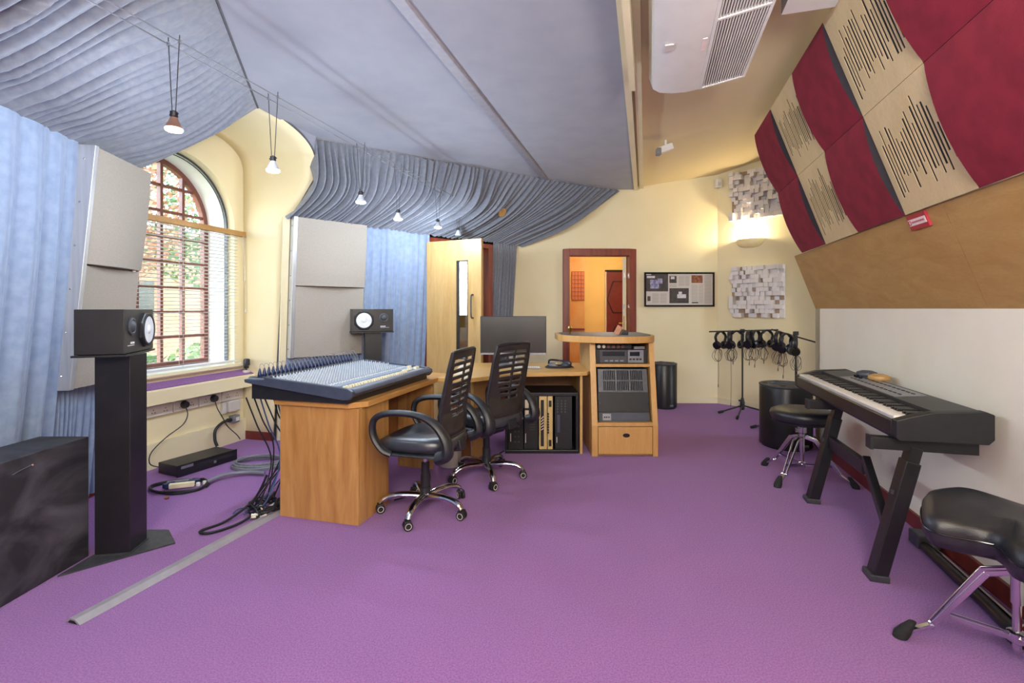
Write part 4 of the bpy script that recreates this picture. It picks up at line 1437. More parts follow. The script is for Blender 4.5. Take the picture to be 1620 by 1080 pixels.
MB().box(dx0 + .335, dx1 - .02, dy + .01, dy + .22, 0.895, 0.909).build('base', 'silver_plastic', t, bevel=0.003)
MB().box(dx0 + .335, dx1 - .02, dy + .01, dy + .22, 0.910, 0.916).build('lid', 'aluminium', t, bevel=0.002)
# rack gear in the open bay
rk_ = lambda z: yf(z) + 0.035
def rackbox(t, nm, z0, z1, m_, x0=0.74, x1=1.175, e=0.0, d=0.35):
    return MB().hexa([(x0, rk_(z0) - e, z0), (x1, rk_(z0) - e, z0), (x1, yb_ - .06, z0), (x0, yb_ - .06, z0), (x0, rk_(z1) - e, z1), (x1, rk_(z1) - e, z1), (x1, yb_ - .06, z1), (x0, yb_ - .06, z1)]).build(nm, m_, t)


t = thing('power_amplifier', 'dark rack amplifier with two rows of vertical vent slots in the cabinet', 'amplifier', (0.955, 4.45, 0.52))
rackbox(t, 'body', 0.53, 0.725, 'slot_dark', e=-0.012)
mbv = MB()
def face(z0, z1, x0, x1, e0, e1):
    return [(x, rk_(z) - e, z) for e in (e0, e1) for x, z in ((x0, z0), (x1, z0), (x1, z1), (x0, z1))]
fp_ = MB()
vx = [0.74]
slots_ = []
for g_ in range(3):
    for k in range(7):
        slots_.append(0.79 + g_ * 0.118 + k * 0.0152)
for z0, z1 in ((0.53, 0.545), (0.622, 0.634), (0.712, 0.725)):
    fp_.hexa(face(z0, z1, 0.745, 1.17, -0.012, 0.004))
for zz in ((0.545, 0.622), (0.634, 0.712)):
    cur = 0.745
    for x in slots_:
        fp_.hexa(face(zz[0], zz[1], cur, x, -0.012, 0.004))
        cur = x + 0.0095
    fp_.hexa(face(zz[0], zz[1], cur, 1.17, -0.012, 0.004))
fp_.build('vented_front', 'steel_grey', t)
t = thing('rack_blank', 'plain dark blanking panel below the vented amplifier', 'rack panel', (0.955, 4.3, 0.38))
rackbox(t, 'panel', 0.365, 0.528, 'rack_dark', e=0.0)
for x in (0.752, 1.163):
    MB().cyl((x, rk_(.44), .44), (x, rk_(.44) - .006, .44), 0.006, n=8).build('screw', 'chrome', t)
t = thing('patch_unit', 'grey rack unit at the bottom of the cabinet bay', 'rack unit', (0.955, 4.3, 0.29))
rackbox(t, 'body', 0.288, 0.362, 'rack_grey', e=0.002)
MB().hexa(face(0.298, 0.352, 0.775, 0.845, 0.002, 0.006)).build('left_plate', 'silver_plastic', t)
MB().hexa(face(0.298, 0.352, 0.85, 1.145, 0.002, 0.005)).build('front_plate', 'blue_grey_plastic', t)
for k in range(3):
    MB().cyl((0.79 + .018 * k, rk_(.325) - .006, .325), (0.79 + .018 * k, rk_(.325) - .014, .325), 0.006, n=8).build('knob', 'black_gloss', t)
# dark phone cradle and small gold ornament on the cabinet
t = thing('desk_phone', 'small black device standing on the grey cabinet top', 'device', (1.02, 4.45, CT + .061))
MB().extr([(0.98, 4.36, CT + .062), (1.05, 4.36, CT + .062), (1.05, 4.36, CT + .085), (1.02, 4.36, CT + .105)], (0, 0.10, 0)).build('wedge', 'black_plastic', t, bevel=0.003)
MB().beam((0.945, 4.4, CT + .062), (0.985, 4.4, CT + .135), 0.006, 0.05).build('stand_plate', 'bulb_copper', t)
t = thing('gold_ornament', 'tiny gold ornament at the left end of the cabinet top', 'ornament', (0.54, 4.55, CT + .061))
MB().lathe([(0.02, 0), (0.008, 0.012), (0.012, 0.03), (0.02, 0.05), (0.012, 0.068), (0, 0.072)], 12, (0.545, 4.55, CT + .061)).build('figure', 'brass', t, smooth=True)

# ------------------------------------------------------------------ rack case on its side below the desk
rc = thing('rack_case', 'black rack case standing on its side under the light wood desk', 'rack case', (0.27, 4.4, 0))
ry = 4.17
MB().box(-0.06, 0.575, ry, ry + .40, 0.0, 0.03).build('lower_wall', 'black_satin', rc, bevel=0.004)
MB().box(-0.06, 0.575, ry, ry + .40, 0.495, 0.525).build('upper_wall', 'black_satin', rc, bevel=0.004)
for a, b in ((-0.06, -0.035), (0.55, 0.575)):
    MB().box(a, b, ry, ry + .40, 0.03, 0.495).build('side_wall', 'black_satin', rc, bevel=0.003)
MB().box(-0.035, 0.55, ry + .38, ry + .40, 0.03, 0.495).build('back_wall', 'black_satin', rc)


def unit(x0, x1, m_, nm, label):
    t = thing(nm, label, 'rack unit', ((x0 + x1) / 2, ry + .1, 0.031))
    MB().box(x0, x1, ry + .015, ry + .34, 0.032, 0.493).build('body', m_, t, bevel=0.002)
    return t


fb = lambda x0, x1, z0, z1, m_, nm, t, e=0.003: MB().box(x0, x1, ry + .015 - e, ry + .015, z0, z1).build(nm, m_, t)
t = unit(-0.032, 0.098, 'rack_dark', 'synth_module', 'dark sound module turned on its side at the left of the rack case')
for i in range(6):
    for j in range(2):
        fb(0.02 + j * .03, 0.035 + j * .03, 0.09 + i * .045, 0.105 + i * .045, 'rack_grey', 'button', t)
fb(-0.015, -0.008, 0.10, 0.17, 'sign_white', 'lettering', t, 0.001)
t = unit(0.104, 0.225, 'rack_dark', 'meter_module', 'dark rack module with two cream meters and three white knobs')
for z in (0.30, 0.39):
    fb(0.112, 0.145, z, z + .07, 'knob_cream', 'meter', t)
for z in (0.335, 0.385, 0.435):
    MB().cyl((0.178, ry + .015, z), (0.178, ry - .004, z), 0.017, n=16).build('knob', 'knob_white', t, smooth=True)
for i in range(4):
    fb(0.15, 0.20, 0.20 + i * .022, 0.206 + i * .022, 'rack_grey', 'label_line', t, 0.001)
fb(0.115, 0.121, 0.09, 0.17, 'sign_white', 'lettering', t, 0.001)
t = unit(0.235, 0.303, 'beige_metal', 'preamp_unit', 'beige rack preamplifier turned on its side with a dark window')
fb(0.248, 0.276, 0.06, 0.46, 'rack_dark', 'window', t)
for i in range(5):
    MB().beam((0.252, ry + .0105, 0.20 + i * .024), (0.272, ry + .0105, 0.215 + i * .026), 0.003, 0.006).build('lettering', 'sign_white', t)
t = unit(0.309, 0.352, 'beige_metal', 'compressor_unit', 'narrow beige rack unit with dark square blocks beside the preamplifier')
for z in (0.06, 0.40):
    fb(0.318, 0.342, z, z + .055, 'rack_dark', 'display', t)
for i in range(8):
    MB().cyl((0.3125, ry + .015, 0.18 + i * .023), (0.3125, ry - .001, 0.18 + i * .023), 0.008, n=10).build('knob', 'rack_dark', t, smooth=True)
t = unit(0.372, 0.52, 'rack_dark', 'effects_module', 'dark effects module with small buttons at the right of the rack case')
for i in range(5):
    for j in range(3):
        fb(0.39 + j * .033, 0.401 + j * .033, 0.35 + i * .024, 0.362 + i * .024, 'rack_grey', 'button', t)
fb(0.392, 0.415, 0.18, 0.33, 'blue_grey_plastic', 'display', t)
fb(0.385, 0.391, 0.09, 0.14, 'sign_white', 'lettering', t, 0.001)
# waste bin
wc_ = Vector((-0.495, 3.87, 0))
t = thing('waste_bin', 'white round waste bin under the desk corner', 'bin', wc_)
MB().lathe([(0.0, 0.004), (0.082, 0.0), (0.088, 0.01), (0.098, 0.26), (0.101, 0.265), (0.095, 0.262), (0.083, 0.014), (0, 0.012)], 28, wc_).build('bucket', 'off_white_plastic', t, smooth=True)
MB().tube([wc_ + Vector((0.1 * math.cos(a), 0.1 * math.sin(a), 0.265)) for a in [2 * PI * k / 28 for k in range(28)]], 0.004, 6, closed=True).build('rim', 'off_white_plastic', t, smooth=True)
# ------------------------------------------------------------------ office chairs
def rounded(a, b, n=48, p=3.2):
    out_ = []
    for k in range(n):
        t = 2 * PI * k / n
        c, s = math.cos(t), math.sin(t)
        out_.append((a * abs(c) ** (2 / p) * (1 if c > 0 else -1), b * abs(s) ** (2 / p) * (1 if s > 0 else -1)))
    return out_


def office_chair(loc, yaw, base_rot, label):
    t = thing('office_chair', label, 'chair', loc, yaw, 'black mesh office chairs')
    B = lambda mb, nm, m_, par=t, **k: mb.build(nm, m_, par, world=False, **k)
    # seat: x forward, y left
    ol = rounded(0.25, 0.235)
    rg_ = []
    for f, z in ((0.90, 0.415), (0.98, 0.425), (1.0, 0.45), (0.985, 0.478), (0.93, 0.492), (0.75, 0.498), (0.4, 0.492), (0.05, 0.490)):
        rg_.append([(x * f + 0.01, y * f, z - (0.03 * max(0, x / 0.24) ** 3 if z > .43 else 0.012 * max(0, x / .24) ** 3)) for x, y in ol])
    B(MB().rings(rg_), 'seat', 'seat_leather', smooth=True, ang=60)
    B(MB().rings([[(x * f + 0.01, y * f, z) for x, y in ol] for f, z in ((0.7, 0.392), (0.93, 0.402), (0.95, 0.416))]), 'seat_shell', 'black_plastic', smooth=True, ang=50)
    B(MB().box(-0.12, 0.08, -0.07, 0.07, 0.345, 0.394), 'tilt_mechanism', 'black_plastic', bevel=0.01)
    lv = B(MB().tube([(0.02, -0.06, 0.365), (0.03, -0.2, 0.362), (0.04, -0.26, 0.35)], 0.006, 8), 'lever', 'black_plastic', smooth=True)
    B(MB().tube([(0.30, 0.0, 0.405), (0.20, 0.0, 0.40)], 0.02, 8), 'front_pad', 'black_plastic', smooth=True)
    B(MB().cyl((0, 0, 0.20), (0, 0, 0.35), 0.0135, n=14), 'gas_piston', 'chrome', smooth=True)
    B(MB().lathe([(0.034, 0.085), (0.033, 0.15), (0.030, 0.153), (0.029, 0.22), (0.026, 0.223), (0.025, 0.30)], 20), 'column_cover', 'black_plastic', smooth=True)
    # backrest with open slots
    hb, z0, z1 = 0.205, 0.50, 1.005

    def bf(u, v):
        y = (u - 0.5) * 2
        w = hb * pw(v, [(0, 0.78), (0.15, 0.90), (0.4, 1.0), (0.85, 0.97), (1.0, 0.90)])
        z = lerp(z0 - 0.10, z1, v)
        x = -0.195 + pw(v, [(0, 0.045), (0.2, 0.0), (0.4, 0.012), (1, -0.062)]) - 0.035 * (1 - y * y) * (1 - 0.4 * v)
        return (x, y * w, z - 0.012 * y ** 4)
    slots = [(0.345 + i * 0.068, 0.345 + i * 0.068 + 0.038) for i in range(9)]

    def keep(u, v):
        y = abs(u - 0.5) * 2
        for i, (a, b) in enumerate(slots):
            if a <= v <= b:
                lim = pw(i, [(0, 0.46), (3, 0.64), (8, 0.80)])
                if 0.05 < y < lim:
                    return False
        return True
    B(MB().grid(bf, 40, 118, keep), 'backrest', 'chair_back_plastic', smooth=True, ang=50, solid=0.010, off=0)
    rim = [bf(0, v / 20) for v in range(4, 21)] + [bf(u / 14, 1) for u in range(1, 14)] + [bf(1, v / 20) for v in range(20, 3, -1)]
    B(MB().tube(rim, 0.0115, 8), 'back_frame', 'black_plastic', smooth=True)
    for k in range(2):
        zc = 0.07 + k * 0.085
        B(MB().tube([tuple(Vector(bf(0.14 + 0.72 * i / 12, zc + 0.0 * i)) + Vector((-0.008, 0, 0))) for i in range(13)], 0.006, 6), 'lumbar_rib', 'chair_back_plastic', smooth=True)
    B(MB().hexa([(-0.26, -0.05, 0.40), (-0.05, -0.05, 0.375), (-0.05, 0.05, 0.375), (-0.26, 0.05, 0.40), (-0.245, -0.05, 0.47), (-0.06, -0.05, 0.395), (-0.06, 0.05, 0.395), (-0.245, 0.05, 0.47)]), 'back_bracket', 'black_plastic', bevel=0.008)
    for s in (-1, 1):
        y = s * 0.262
        pth = spline([(0.10, y - s * .015, 0.412), (0.15, y, 0.44), (0.205, y, 0.52), (0.20, y, 0.605), (0.13, y, 0.645), (0.0, y, 0.655), (-0.12, y, 0.635), (-0.20, y, 0.585), (-0.25, y, 0.51), (-0.255, y, 0.44), (-0.20, y - s * .01, 0.412)], 5)
        rad = [0.026] * 8 + [0.026] * 20 + [0.026 + 0.0012 * k for k in range(len(pth) - 28)]
        am = B(MB().tube(pth, rad, 10, side=(0, 1, 0), flat=0.72), 'armrest', 'black_plastic', smooth=True)
        B(MB().tube([(0.12, y - s * .02, 0.411), (-0.17, y - s * .02, 0.411)], 0.018, 8, side=(0, 1, 0), flat=0.5), 'arm_mount', 'black_plastic', am, smooth=True)
    # five-star base
    B(MB().lathe([(0.02, 0.070), (0.034, 0.078), (0.036, 0.115), (0.028, 0.122)], 20), 'hub', 'chrome', smooth=True)
    for k in range(5):
        a = base_rot - yaw + k * 2 * PI / 5
        d = Vector((math.cos(a), math.sin(a), 0))
        pp = [d * r_ + Z * z for r_, z in ((0.02, 0.098), (0.08, 0.105), (0.16, 0.108), (0.22, 0.098), (0.258, 0.078), (0.272, 0.060))]
        lg = B(MB().tube(spline(pp, 4), [0.024] * 8 + [0.021] * 9 + [0.017] * 4, 10, side=tuple(Z.cross(d)), flat=0.75), 'leg', 'chrome', smooth=True)
        c = d * 0.272
        sw = a + 0.6 + k * 1.1
        ax = Vector((math.cos(sw), math.sin(sw), 0))
        cs = MB()
        for q in (-1, 1):
            cs.cyl(c + ax * q * 0.006 + Z * 0.027, c + ax * q * 0.022 + Z * 0.027, 0.0265, n=20)
        cs.cyl(c + Z * 0.03, c + Z * 0.066, 0.006, n=8)
        w_ = B(cs, 'castor', 'rubber', lg, smooth=True)
        rg2 = MB()
        perp = Vector((-ax.y, ax.x, 0))
        for q in (-1, 1):
            rg2.tube([c + ax * q * 0.0225 + Z * 0.027 + (perp * math.cos(k2 * PI / 8) + Z * math.sin(k2 * PI / 8)) * 0.017 for k2 in range(16)], 0.0022, 5, closed=True)
        B(rg2, 'castor_ring', 'off_white_plastic', lg, smooth=True)
        B(MB().obox(c + Z * 0.05, ax * 0.024, perp * 0.017, Z * 0.007), 'castor_hood', 'black_plastic', lg, bevel=0.004)
    return t


office_chair((-0.537, 2.996, 0), math.atan2(0.26, -0.9656), math.radians(-101), 'black office chair with slotted back drawn up to the mixing console')
office_chair((-0.19, 3.59, 0), math.atan2(0.61, -0.79), math.radians(-77), 'black office chair with slotted back in front of the computer monitor')
# ------------------------------------------------------------------ arched window
w1 = bpy.data.objects.new('window_1', None)
COL.objects.link(w1)
w1['kind'] = 'structure'
w1.location = WW(WC, -0.32, WSILL)
WM[w1.name] = Matrix.Translation(w1.location)
TW = -0.325                            # plane of the brown outer window
r_o, r_i = WR - 0.008, WR - 0.05


def band(so, si, t0, t1):
    mb = MB()
    n_ = len(so)
    for i in range(n_ - 1):
        a, b, c, d = so[i], so[i + 1], si[i + 1], si[i]
        mb.hexa([WW(s, t0, z) for s, z in (a, b, c, d)] + [WW(s, t1, z) for s, z in (a, b, c, d)])
    return mb


def outline(r):
    return [(WC - r, WSILL + WR - r)] + [(WC - r * math.cos(a), WS + r * math.sin(a)) for a in arc] + [(WC + r, WSILL + WR - r)]


fr_o = band(outline(r_o) + [outline(r_o)[0]], outline(r_i) + [outline(r_i)[0]], TW - 0.025, TW + 0.025).build('window_frame', 'brown_window', w1)
cols = [WC - r_i, WC - 0.31, WC - 0.105, WC + 0.105, WC + 0.31, WC + r_i]
rows = [0.80, 1.0, 1.22, 1.44, 1.66, 1.88, 2.10, 2.32, 2.56]
htop = lambda s: WS + math.sqrt(max(0, r_i ** 2 - (s - WC) ** 2))
for s in cols[1:-1]:
    MB().hexa([WW(a, t, z) for z in (WSILL + .03, htop(s) + .01) for a, t in ((s - .013, TW - .02), (s + .013, TW - .02), (s + .013, TW + .02), (s - .013, TW + .02))]).build('mullion', 'brown_window', fr_o)
for z in rows[1:-1]:
    hw = math.sqrt(max(0, r_i ** 2 - max(0, z - WS) ** 2))
    MB().hexa([WW(s, t, zz) for zz in (z - .011, z + .011) for s, t in ((WC - hw, TW - .015), (WC + hw, TW - .015), (WC + hw, TW + .015), (WC - hw, TW + .015))]).build('glazing_bar', 'brown_window', fr_o)
for a, b in zip(cols, cols[1:]):
    for c, d in zip(rows, rows[1:]):
        d2 = min(d, max(htop(a), htop(b)) if d > WS else d)
        if d > WS:
            zt0, zt1 = min(d, htop(a)), min(d, htop(b))
        else:
            zt0 = zt1 = d
        if max(zt0, zt1) <= c + .01:
            continue
        zt0, zt1 = max(zt0, c), max(zt1, c)
        MB().hexa([WW(a, TW - .002, c), WW(b, TW - .002, c), WW(b, TW + .002, c), WW(a, TW + .002, c), WW(a, TW - .002, zt0), WW(b, TW - .002, zt1), WW(b, TW + .002, zt1), WW(a, TW + .002, zt0)]).build('pane', 'clear_glass', w1)
# slim frame of the inner glazing
sg_ = band(outline(WR - .004), outline(WR - .016), -0.085, -0.07)
band2 = band(outline(WR - .028), outline(WR - .034), -0.085, -0.075)
sg_.add(band2.v, band2.f)
sg_.build('inner_frame', 'steel_grey', w1)
# sill and the deep ledge with its carpet top
mb = MB().extr([WW(-0.02, t, z) for t, z in ((-0.34, 0.70), (0.035, 0.70), (0.045, 0.712), (0.04, 0.735), (-0.34, 0.742))], WD * 1.28)
struct(mb, 'trim_9', 'cream_paint')
mb = MB().extr([WW(-0.06, t, z) for t, z in ((0.0, 0.53), (0.13, 0.515), (0.135, 0.62), (0.128, 0.626), (0.0, 0.662))], WD * 1.36)
struct(mb, 'trim_10', 'cream_paint')
mb = MB().extr([WW(-0.06, t, z) for t, z in ((0.0, 0.664), (0.118, 0.631), (0.118, 0.637), (0.0, 0.67))], WD * 1.36)
struct(mb, 'trim_11', 'carpet')
mb = MB().extr([WW(-0.06, t, z) for t, z in ((0.0, 0.0), (0.03, 0.0), (0.03, 0.20), (0.0, 0.20))], WD * 1.36)
struct(mb, 'trim_12', 'cream_paint')

# venetian blind
bl = thing('venetian_blind', 'wooden slatted blind hanging in front of the arched window', 'blind', WW(WC, 0.04, 0.76))
HZ = 1.955
MB().hexa([WW(s, t, z) for z in (HZ - .022, HZ + .024) for s, t in ((-0.035, 0.055), (1.30, 0.055), (1.30, 0.005), (-0.035, 0.005))]).build('head_rail', 'blind_wood', bl, bevel=0.003)
MB().hexa([WW(s, t, z) for z in (0.755, 0.772) for s, t in ((0.045, 0.05), (1.24, 0.05), (1.24, 0.008), (0.045, 0.008))]).build('bottom_rail', 'white_plastic', bl, bevel=0.002)
sm = MB().hexa([WD * s + WN * (t * 0.0125) + Z * (zz + 0.002 * t) for zz in (0, 0.0018) for s, t in ((0.045, 1), (1.24, 1), (1.24, -1), (0.045, -1))]).mesh('slat')
sm.materials.append(MATS['white_plastic'])
zz = 0.79
while zz < HZ - .03:
    inst(sm, 'slat', bl, WW(0, 0.03, zz) - Vector(bl.location))
    zz += 0.0305
for s in (0.14, 0.62, 1.10):
    mbc = MB()
    for t_ in (0.008, 0.052):
        mbc.cyl(WW(s, t_, 0.76), WW(s, t_, HZ), 0.0012, n=5)
    mbc.build('ladder_cord', 'white_plastic', bl)
cdn = MB()
for k, (s, zl) in enumerate(((0.0, 1.55), (-0.012, 1.25))):
    cdn.tube(spline([WW(s + .01, 0.06, HZ - .02), WW(s + .004, 0.065, 1.7), WW(s, 0.07, zl)], 5), 0.0016, 5)
    cdn.cyl(WW(s, .07, zl), WW(s, .07, zl - .035), 0.006, 0.008, n=8)
cdn.build('pull_cord', 'off_white_plastic', bl)

# sockets, plugs and boxes under the ledge
for i in range(5):
    s = 0.10 + i * 0.235
    t = thing('wall_socket', ['double wall socket nearest the alcove corner', 'double wall socket with the right black plug below the ledge', 'double wall socket with the left black plug below the ledge', 'fourth double wall socket from the alcove corner', 'double wall socket beside the speaker stand below the ledge'][i], 'socket', WW(s, 0.001, 0.40), 0, 'double sockets below the ledge')
    MB().hexa([WW(a, t_, z) for z in (0.405, 0.498) for a, t_ in ((s - .112, 0.03), (s + .112, 0.03), (s + .112, 0.001), (s - .112, 0.001))]).build('plate', 'off_white_plastic', t, bevel=0.003)
    for q in (-0.05, 0.05):
        o = MB()
        for dx, dz in ((0, .018), (-.012, -.004), (.012, -.004)):
            o.obox(WW(s + q + dx, 0.0305, 0.44 + dz), WD * 0.003, WN * 0.0008, Z * 0.004)
        o.build('outlet_holes', 'slot_dark', t)
plug_pts = []
for k, (s, lab) in enumerate(((0.315, 'right black mains plug and lead below the window ledge'), (0.60, 'left black mains plug and lead below the window ledge'))):
    t = thing('mains_plug', lab, 'plug', WW(s, 0.035, 0.42), 0, 'mains plugs below the ledge')
    MB().rings([[WW(s + r_ * math.cos(a), t_, 0.455 + r_ * 1.05 * math.sin(a)) for a in [2 * PI * q / 16 for q in range(16)]] for r_, t_ in ((0.030, 0.032), (0.032, 0.045), (0.024, 0.07))]).build('plug_body', 'black_plastic', t, smooth=True)
    if k == 0:
        pth = [WW(s, 0.055, 0.435), WW(s - .003, 0.075, 0.37), WW(s - .05, 0.09, 0.27), WW(s - .09, 0.10, 0.19), WW(s - .16, 0.13, 0.10), WW(s - .19, 0.14, 0.05)]
    else:
        pth = [WW(s, 0.055, 0.435), WW(s, 0.075, 0.37), WW(s + .05, 0.08, 0.30), WW(s + .19, 0.08, 0.235), WW(s + .31, 0.08, 0.15), WW(s + .33, 0.09, 0.07), WW(s + .28, 0.12, 0.03)]
    MB().tube(spline(pth, 6), 0.004, 6).build('lead', 'cable_black', t, smooth=True)
t = thing('junction_box', 'white junction box on the wall below the ledge near the corner', 'box', WW(0.07, 0.0, 0.29))
MB().hexa([WW(a, t_, z) for z in (0.295, 0.40) for a, t_ in ((0.03, 0.055), (0.16, 0.055), (0.16, 0.001), (0.03, 0.001))]).build('housing', 'off_white_plastic', t, bevel=0.012)
MB().hexa([WW(a, t_, z) for z in (0.29, 0.395) for a, t_ in ((0.165, 0.03), (0.21, 0.03), (0.21, 0.001), (0.165, 0.001))]).build('conduit_cover', 'off_white_plastic', t, bevel=0.003)
t = thing('isolator_switch', 'grey isolator switch with a thick black conduit hose', 'switch', WW(0.11, 0.03, 0.19))
MB().hexa([WW(a, t_, z) for z in (0.195, 0.265) for a, t_ in ((0.07, 0.085), (0.15, 0.085), (0.15, 0.032), (0.07, 0.032))]).build('box', 'silver_plastic', t, bevel=0.006)
MB().hexa([WW(a, t_, z) for z in (0.213, 0.247) for a, t_ in ((0.083, 0.089), (0.117, 0.089), (0.117, 0.085), (0.083, 0.085))]).build('button', 'white_plastic', t)
MB().cyl(WW(0.15, 0.058, 0.23), WW(0.185, 0.058, 0.232), 0.018, n=12).build('gland', 'black_plastic', t, smooth=True)
MB().tube(spline([WW(0.18, 0.058, 0.232), WW(0.25, 0.06, 0.222), WW(0.33, 0.075, 0.18), WW(0.35, 0.09, 0.10), WW(0.345, 0.11, 0.045)], 6), 0.0125, 10).build('hose', 'black_plastic', t, smooth=True)

# vintage style microphone on the ledge
mc = WW(-0.015, 0.075, 0.651)
t = thing('desk_microphone', 'small grey retro microphone standing on the window ledge', 'microphone', mc)
MB().rings([[mc + WD * (0.04 * f * math.cos(a)) + WN * (0.028 * f * math.sin(a)) + Z * z for a in [2 * PI * q / 20 for q in range(20)]] for f, z in ((1, -0.006), (1, .008), (.85, .016))]).build('base', 'off_white_plastic', t, smooth=True)
MB().cyl(mc + Z * .014, mc + Z * .055, 0.008, n=10).build('stem', 'black_plastic', t)
MB().obox(mc + Z * .042, WD * 0.018, WN * 0.012, Z * 0.010).build('swivel', 'black_plastic', t, bevel=0.003)
hd = MB().rings([[mc + WD * (0.030 * f * math.cos(a)) + WN * (0.02 * f * math.sin(a)) + Z * z for a in [2 * PI * q / 20 for q in range(20)]] for f, z in ((.7, .056), (1, .064), (1.04, .09), (1, .115), (.7, .123))]).build('head', 'steel_grey', t, smooth=True)
for k in range(-2, 3):
    MB().tube([mc + WD * (k * .011) + WN * (0.0225 * math.sqrt(max(0, 1 - (k * .011 / .032) ** 2))) + Z * z for z in (.06, .09, .12)], 0.0022, 5).build('grille_bar', 'black_plastic', hd)

# ------------------------------------------------------------------ grey curved wall panels with aluminium edges
def wall_panel(fn, a0, a1, zt, zb, label, near):
    t = thing('curved_wall_panel', label, 'acoustic panel', fn((a0 + a1) / 2, 0.1, zb))
    zm = (zt + zb) / 2 + 0.02

    def up(u, v):
        b = 0.10 + 0.035 * math.sin(PI * u) * (1 - v) + 0.008 * math.sin(PI * v)
        return fn(lerp(a0 + .03, a1, u), b, lerp(zm + .004, zt, v))

    def dn(u, v):
        b = 0.10 - 0.03 * math.sin(PI * u) * math.sin(PI * v * .8) - 0.012 * v + 0.02 * (1 - v) * math.sin(PI * u)
        return fn(lerp(a0 + .03, a1, u), b, lerp(zb, zm - .004, v))
    for nm, f in (('upper_cloth', up), ('lower_cloth', dn)):
        mb = MB().grid(f, 16, 16)
        for e in ([f(0, v / 16) for v in range(17)], [f(1, v / 16) for v in range(17)], [f(u / 16, 0) for u in range(17)], [f(u / 16, 1) for u in range(17)]):
            for p, q in zip(e, e[1:]):
                n_ = (fn(a0, 0.0, 1.2) - fn(a0, 1.0, 1.2)).normalized() * 0.05
                mb.add([p, q, q + n_, p + n_], [(0, 1, 2, 3)])
        mb.build(nm, 'panel_cloth', t, smooth=True, ang=50)
    MB().hexa([fn(a, d, z) for z in (zb + .01, zt - .01) for a, d in ((a0 + .02, 0.012), (a1 - .01, 0.012), (a1 - .01, 0.052), (a0 + .02, 0.052))]).build('backing_board', 'panel_cloth', t)
    al = MB().hexa([fn(a, d, z) for z in (zb - .004, zt + .002) for a, d in ((a0 - .004, 0.005), (a0 + .028, 0.005), (a0 + .028, 0.112), (a0 - .004, 0.112))]).build('edge_profile', 'aluminium', t, bevel=0.002)
    for k in range(6):
        p = fn(a0 - .005, 0.06, lerp(zb + .08, zt - .08, k / 5))
        MB().lathe([(0.006, -0.002), (0.006, 0.002), (0.003, 0.004)], 8, p, Matrix.Rotation(PI / 2, 3, 'X')).build('screw', 'chrome', al)


wall_panel(LW, 2.80, 3.385, 2.20, 0.78, 'curved pale grey panel with aluminium edge on the left wall by the window', True)
wall_panel(FW, 0.052, 0.755, 2.09, 0.79, 'curved pale grey panel with aluminium edge behind the mixing console', False)

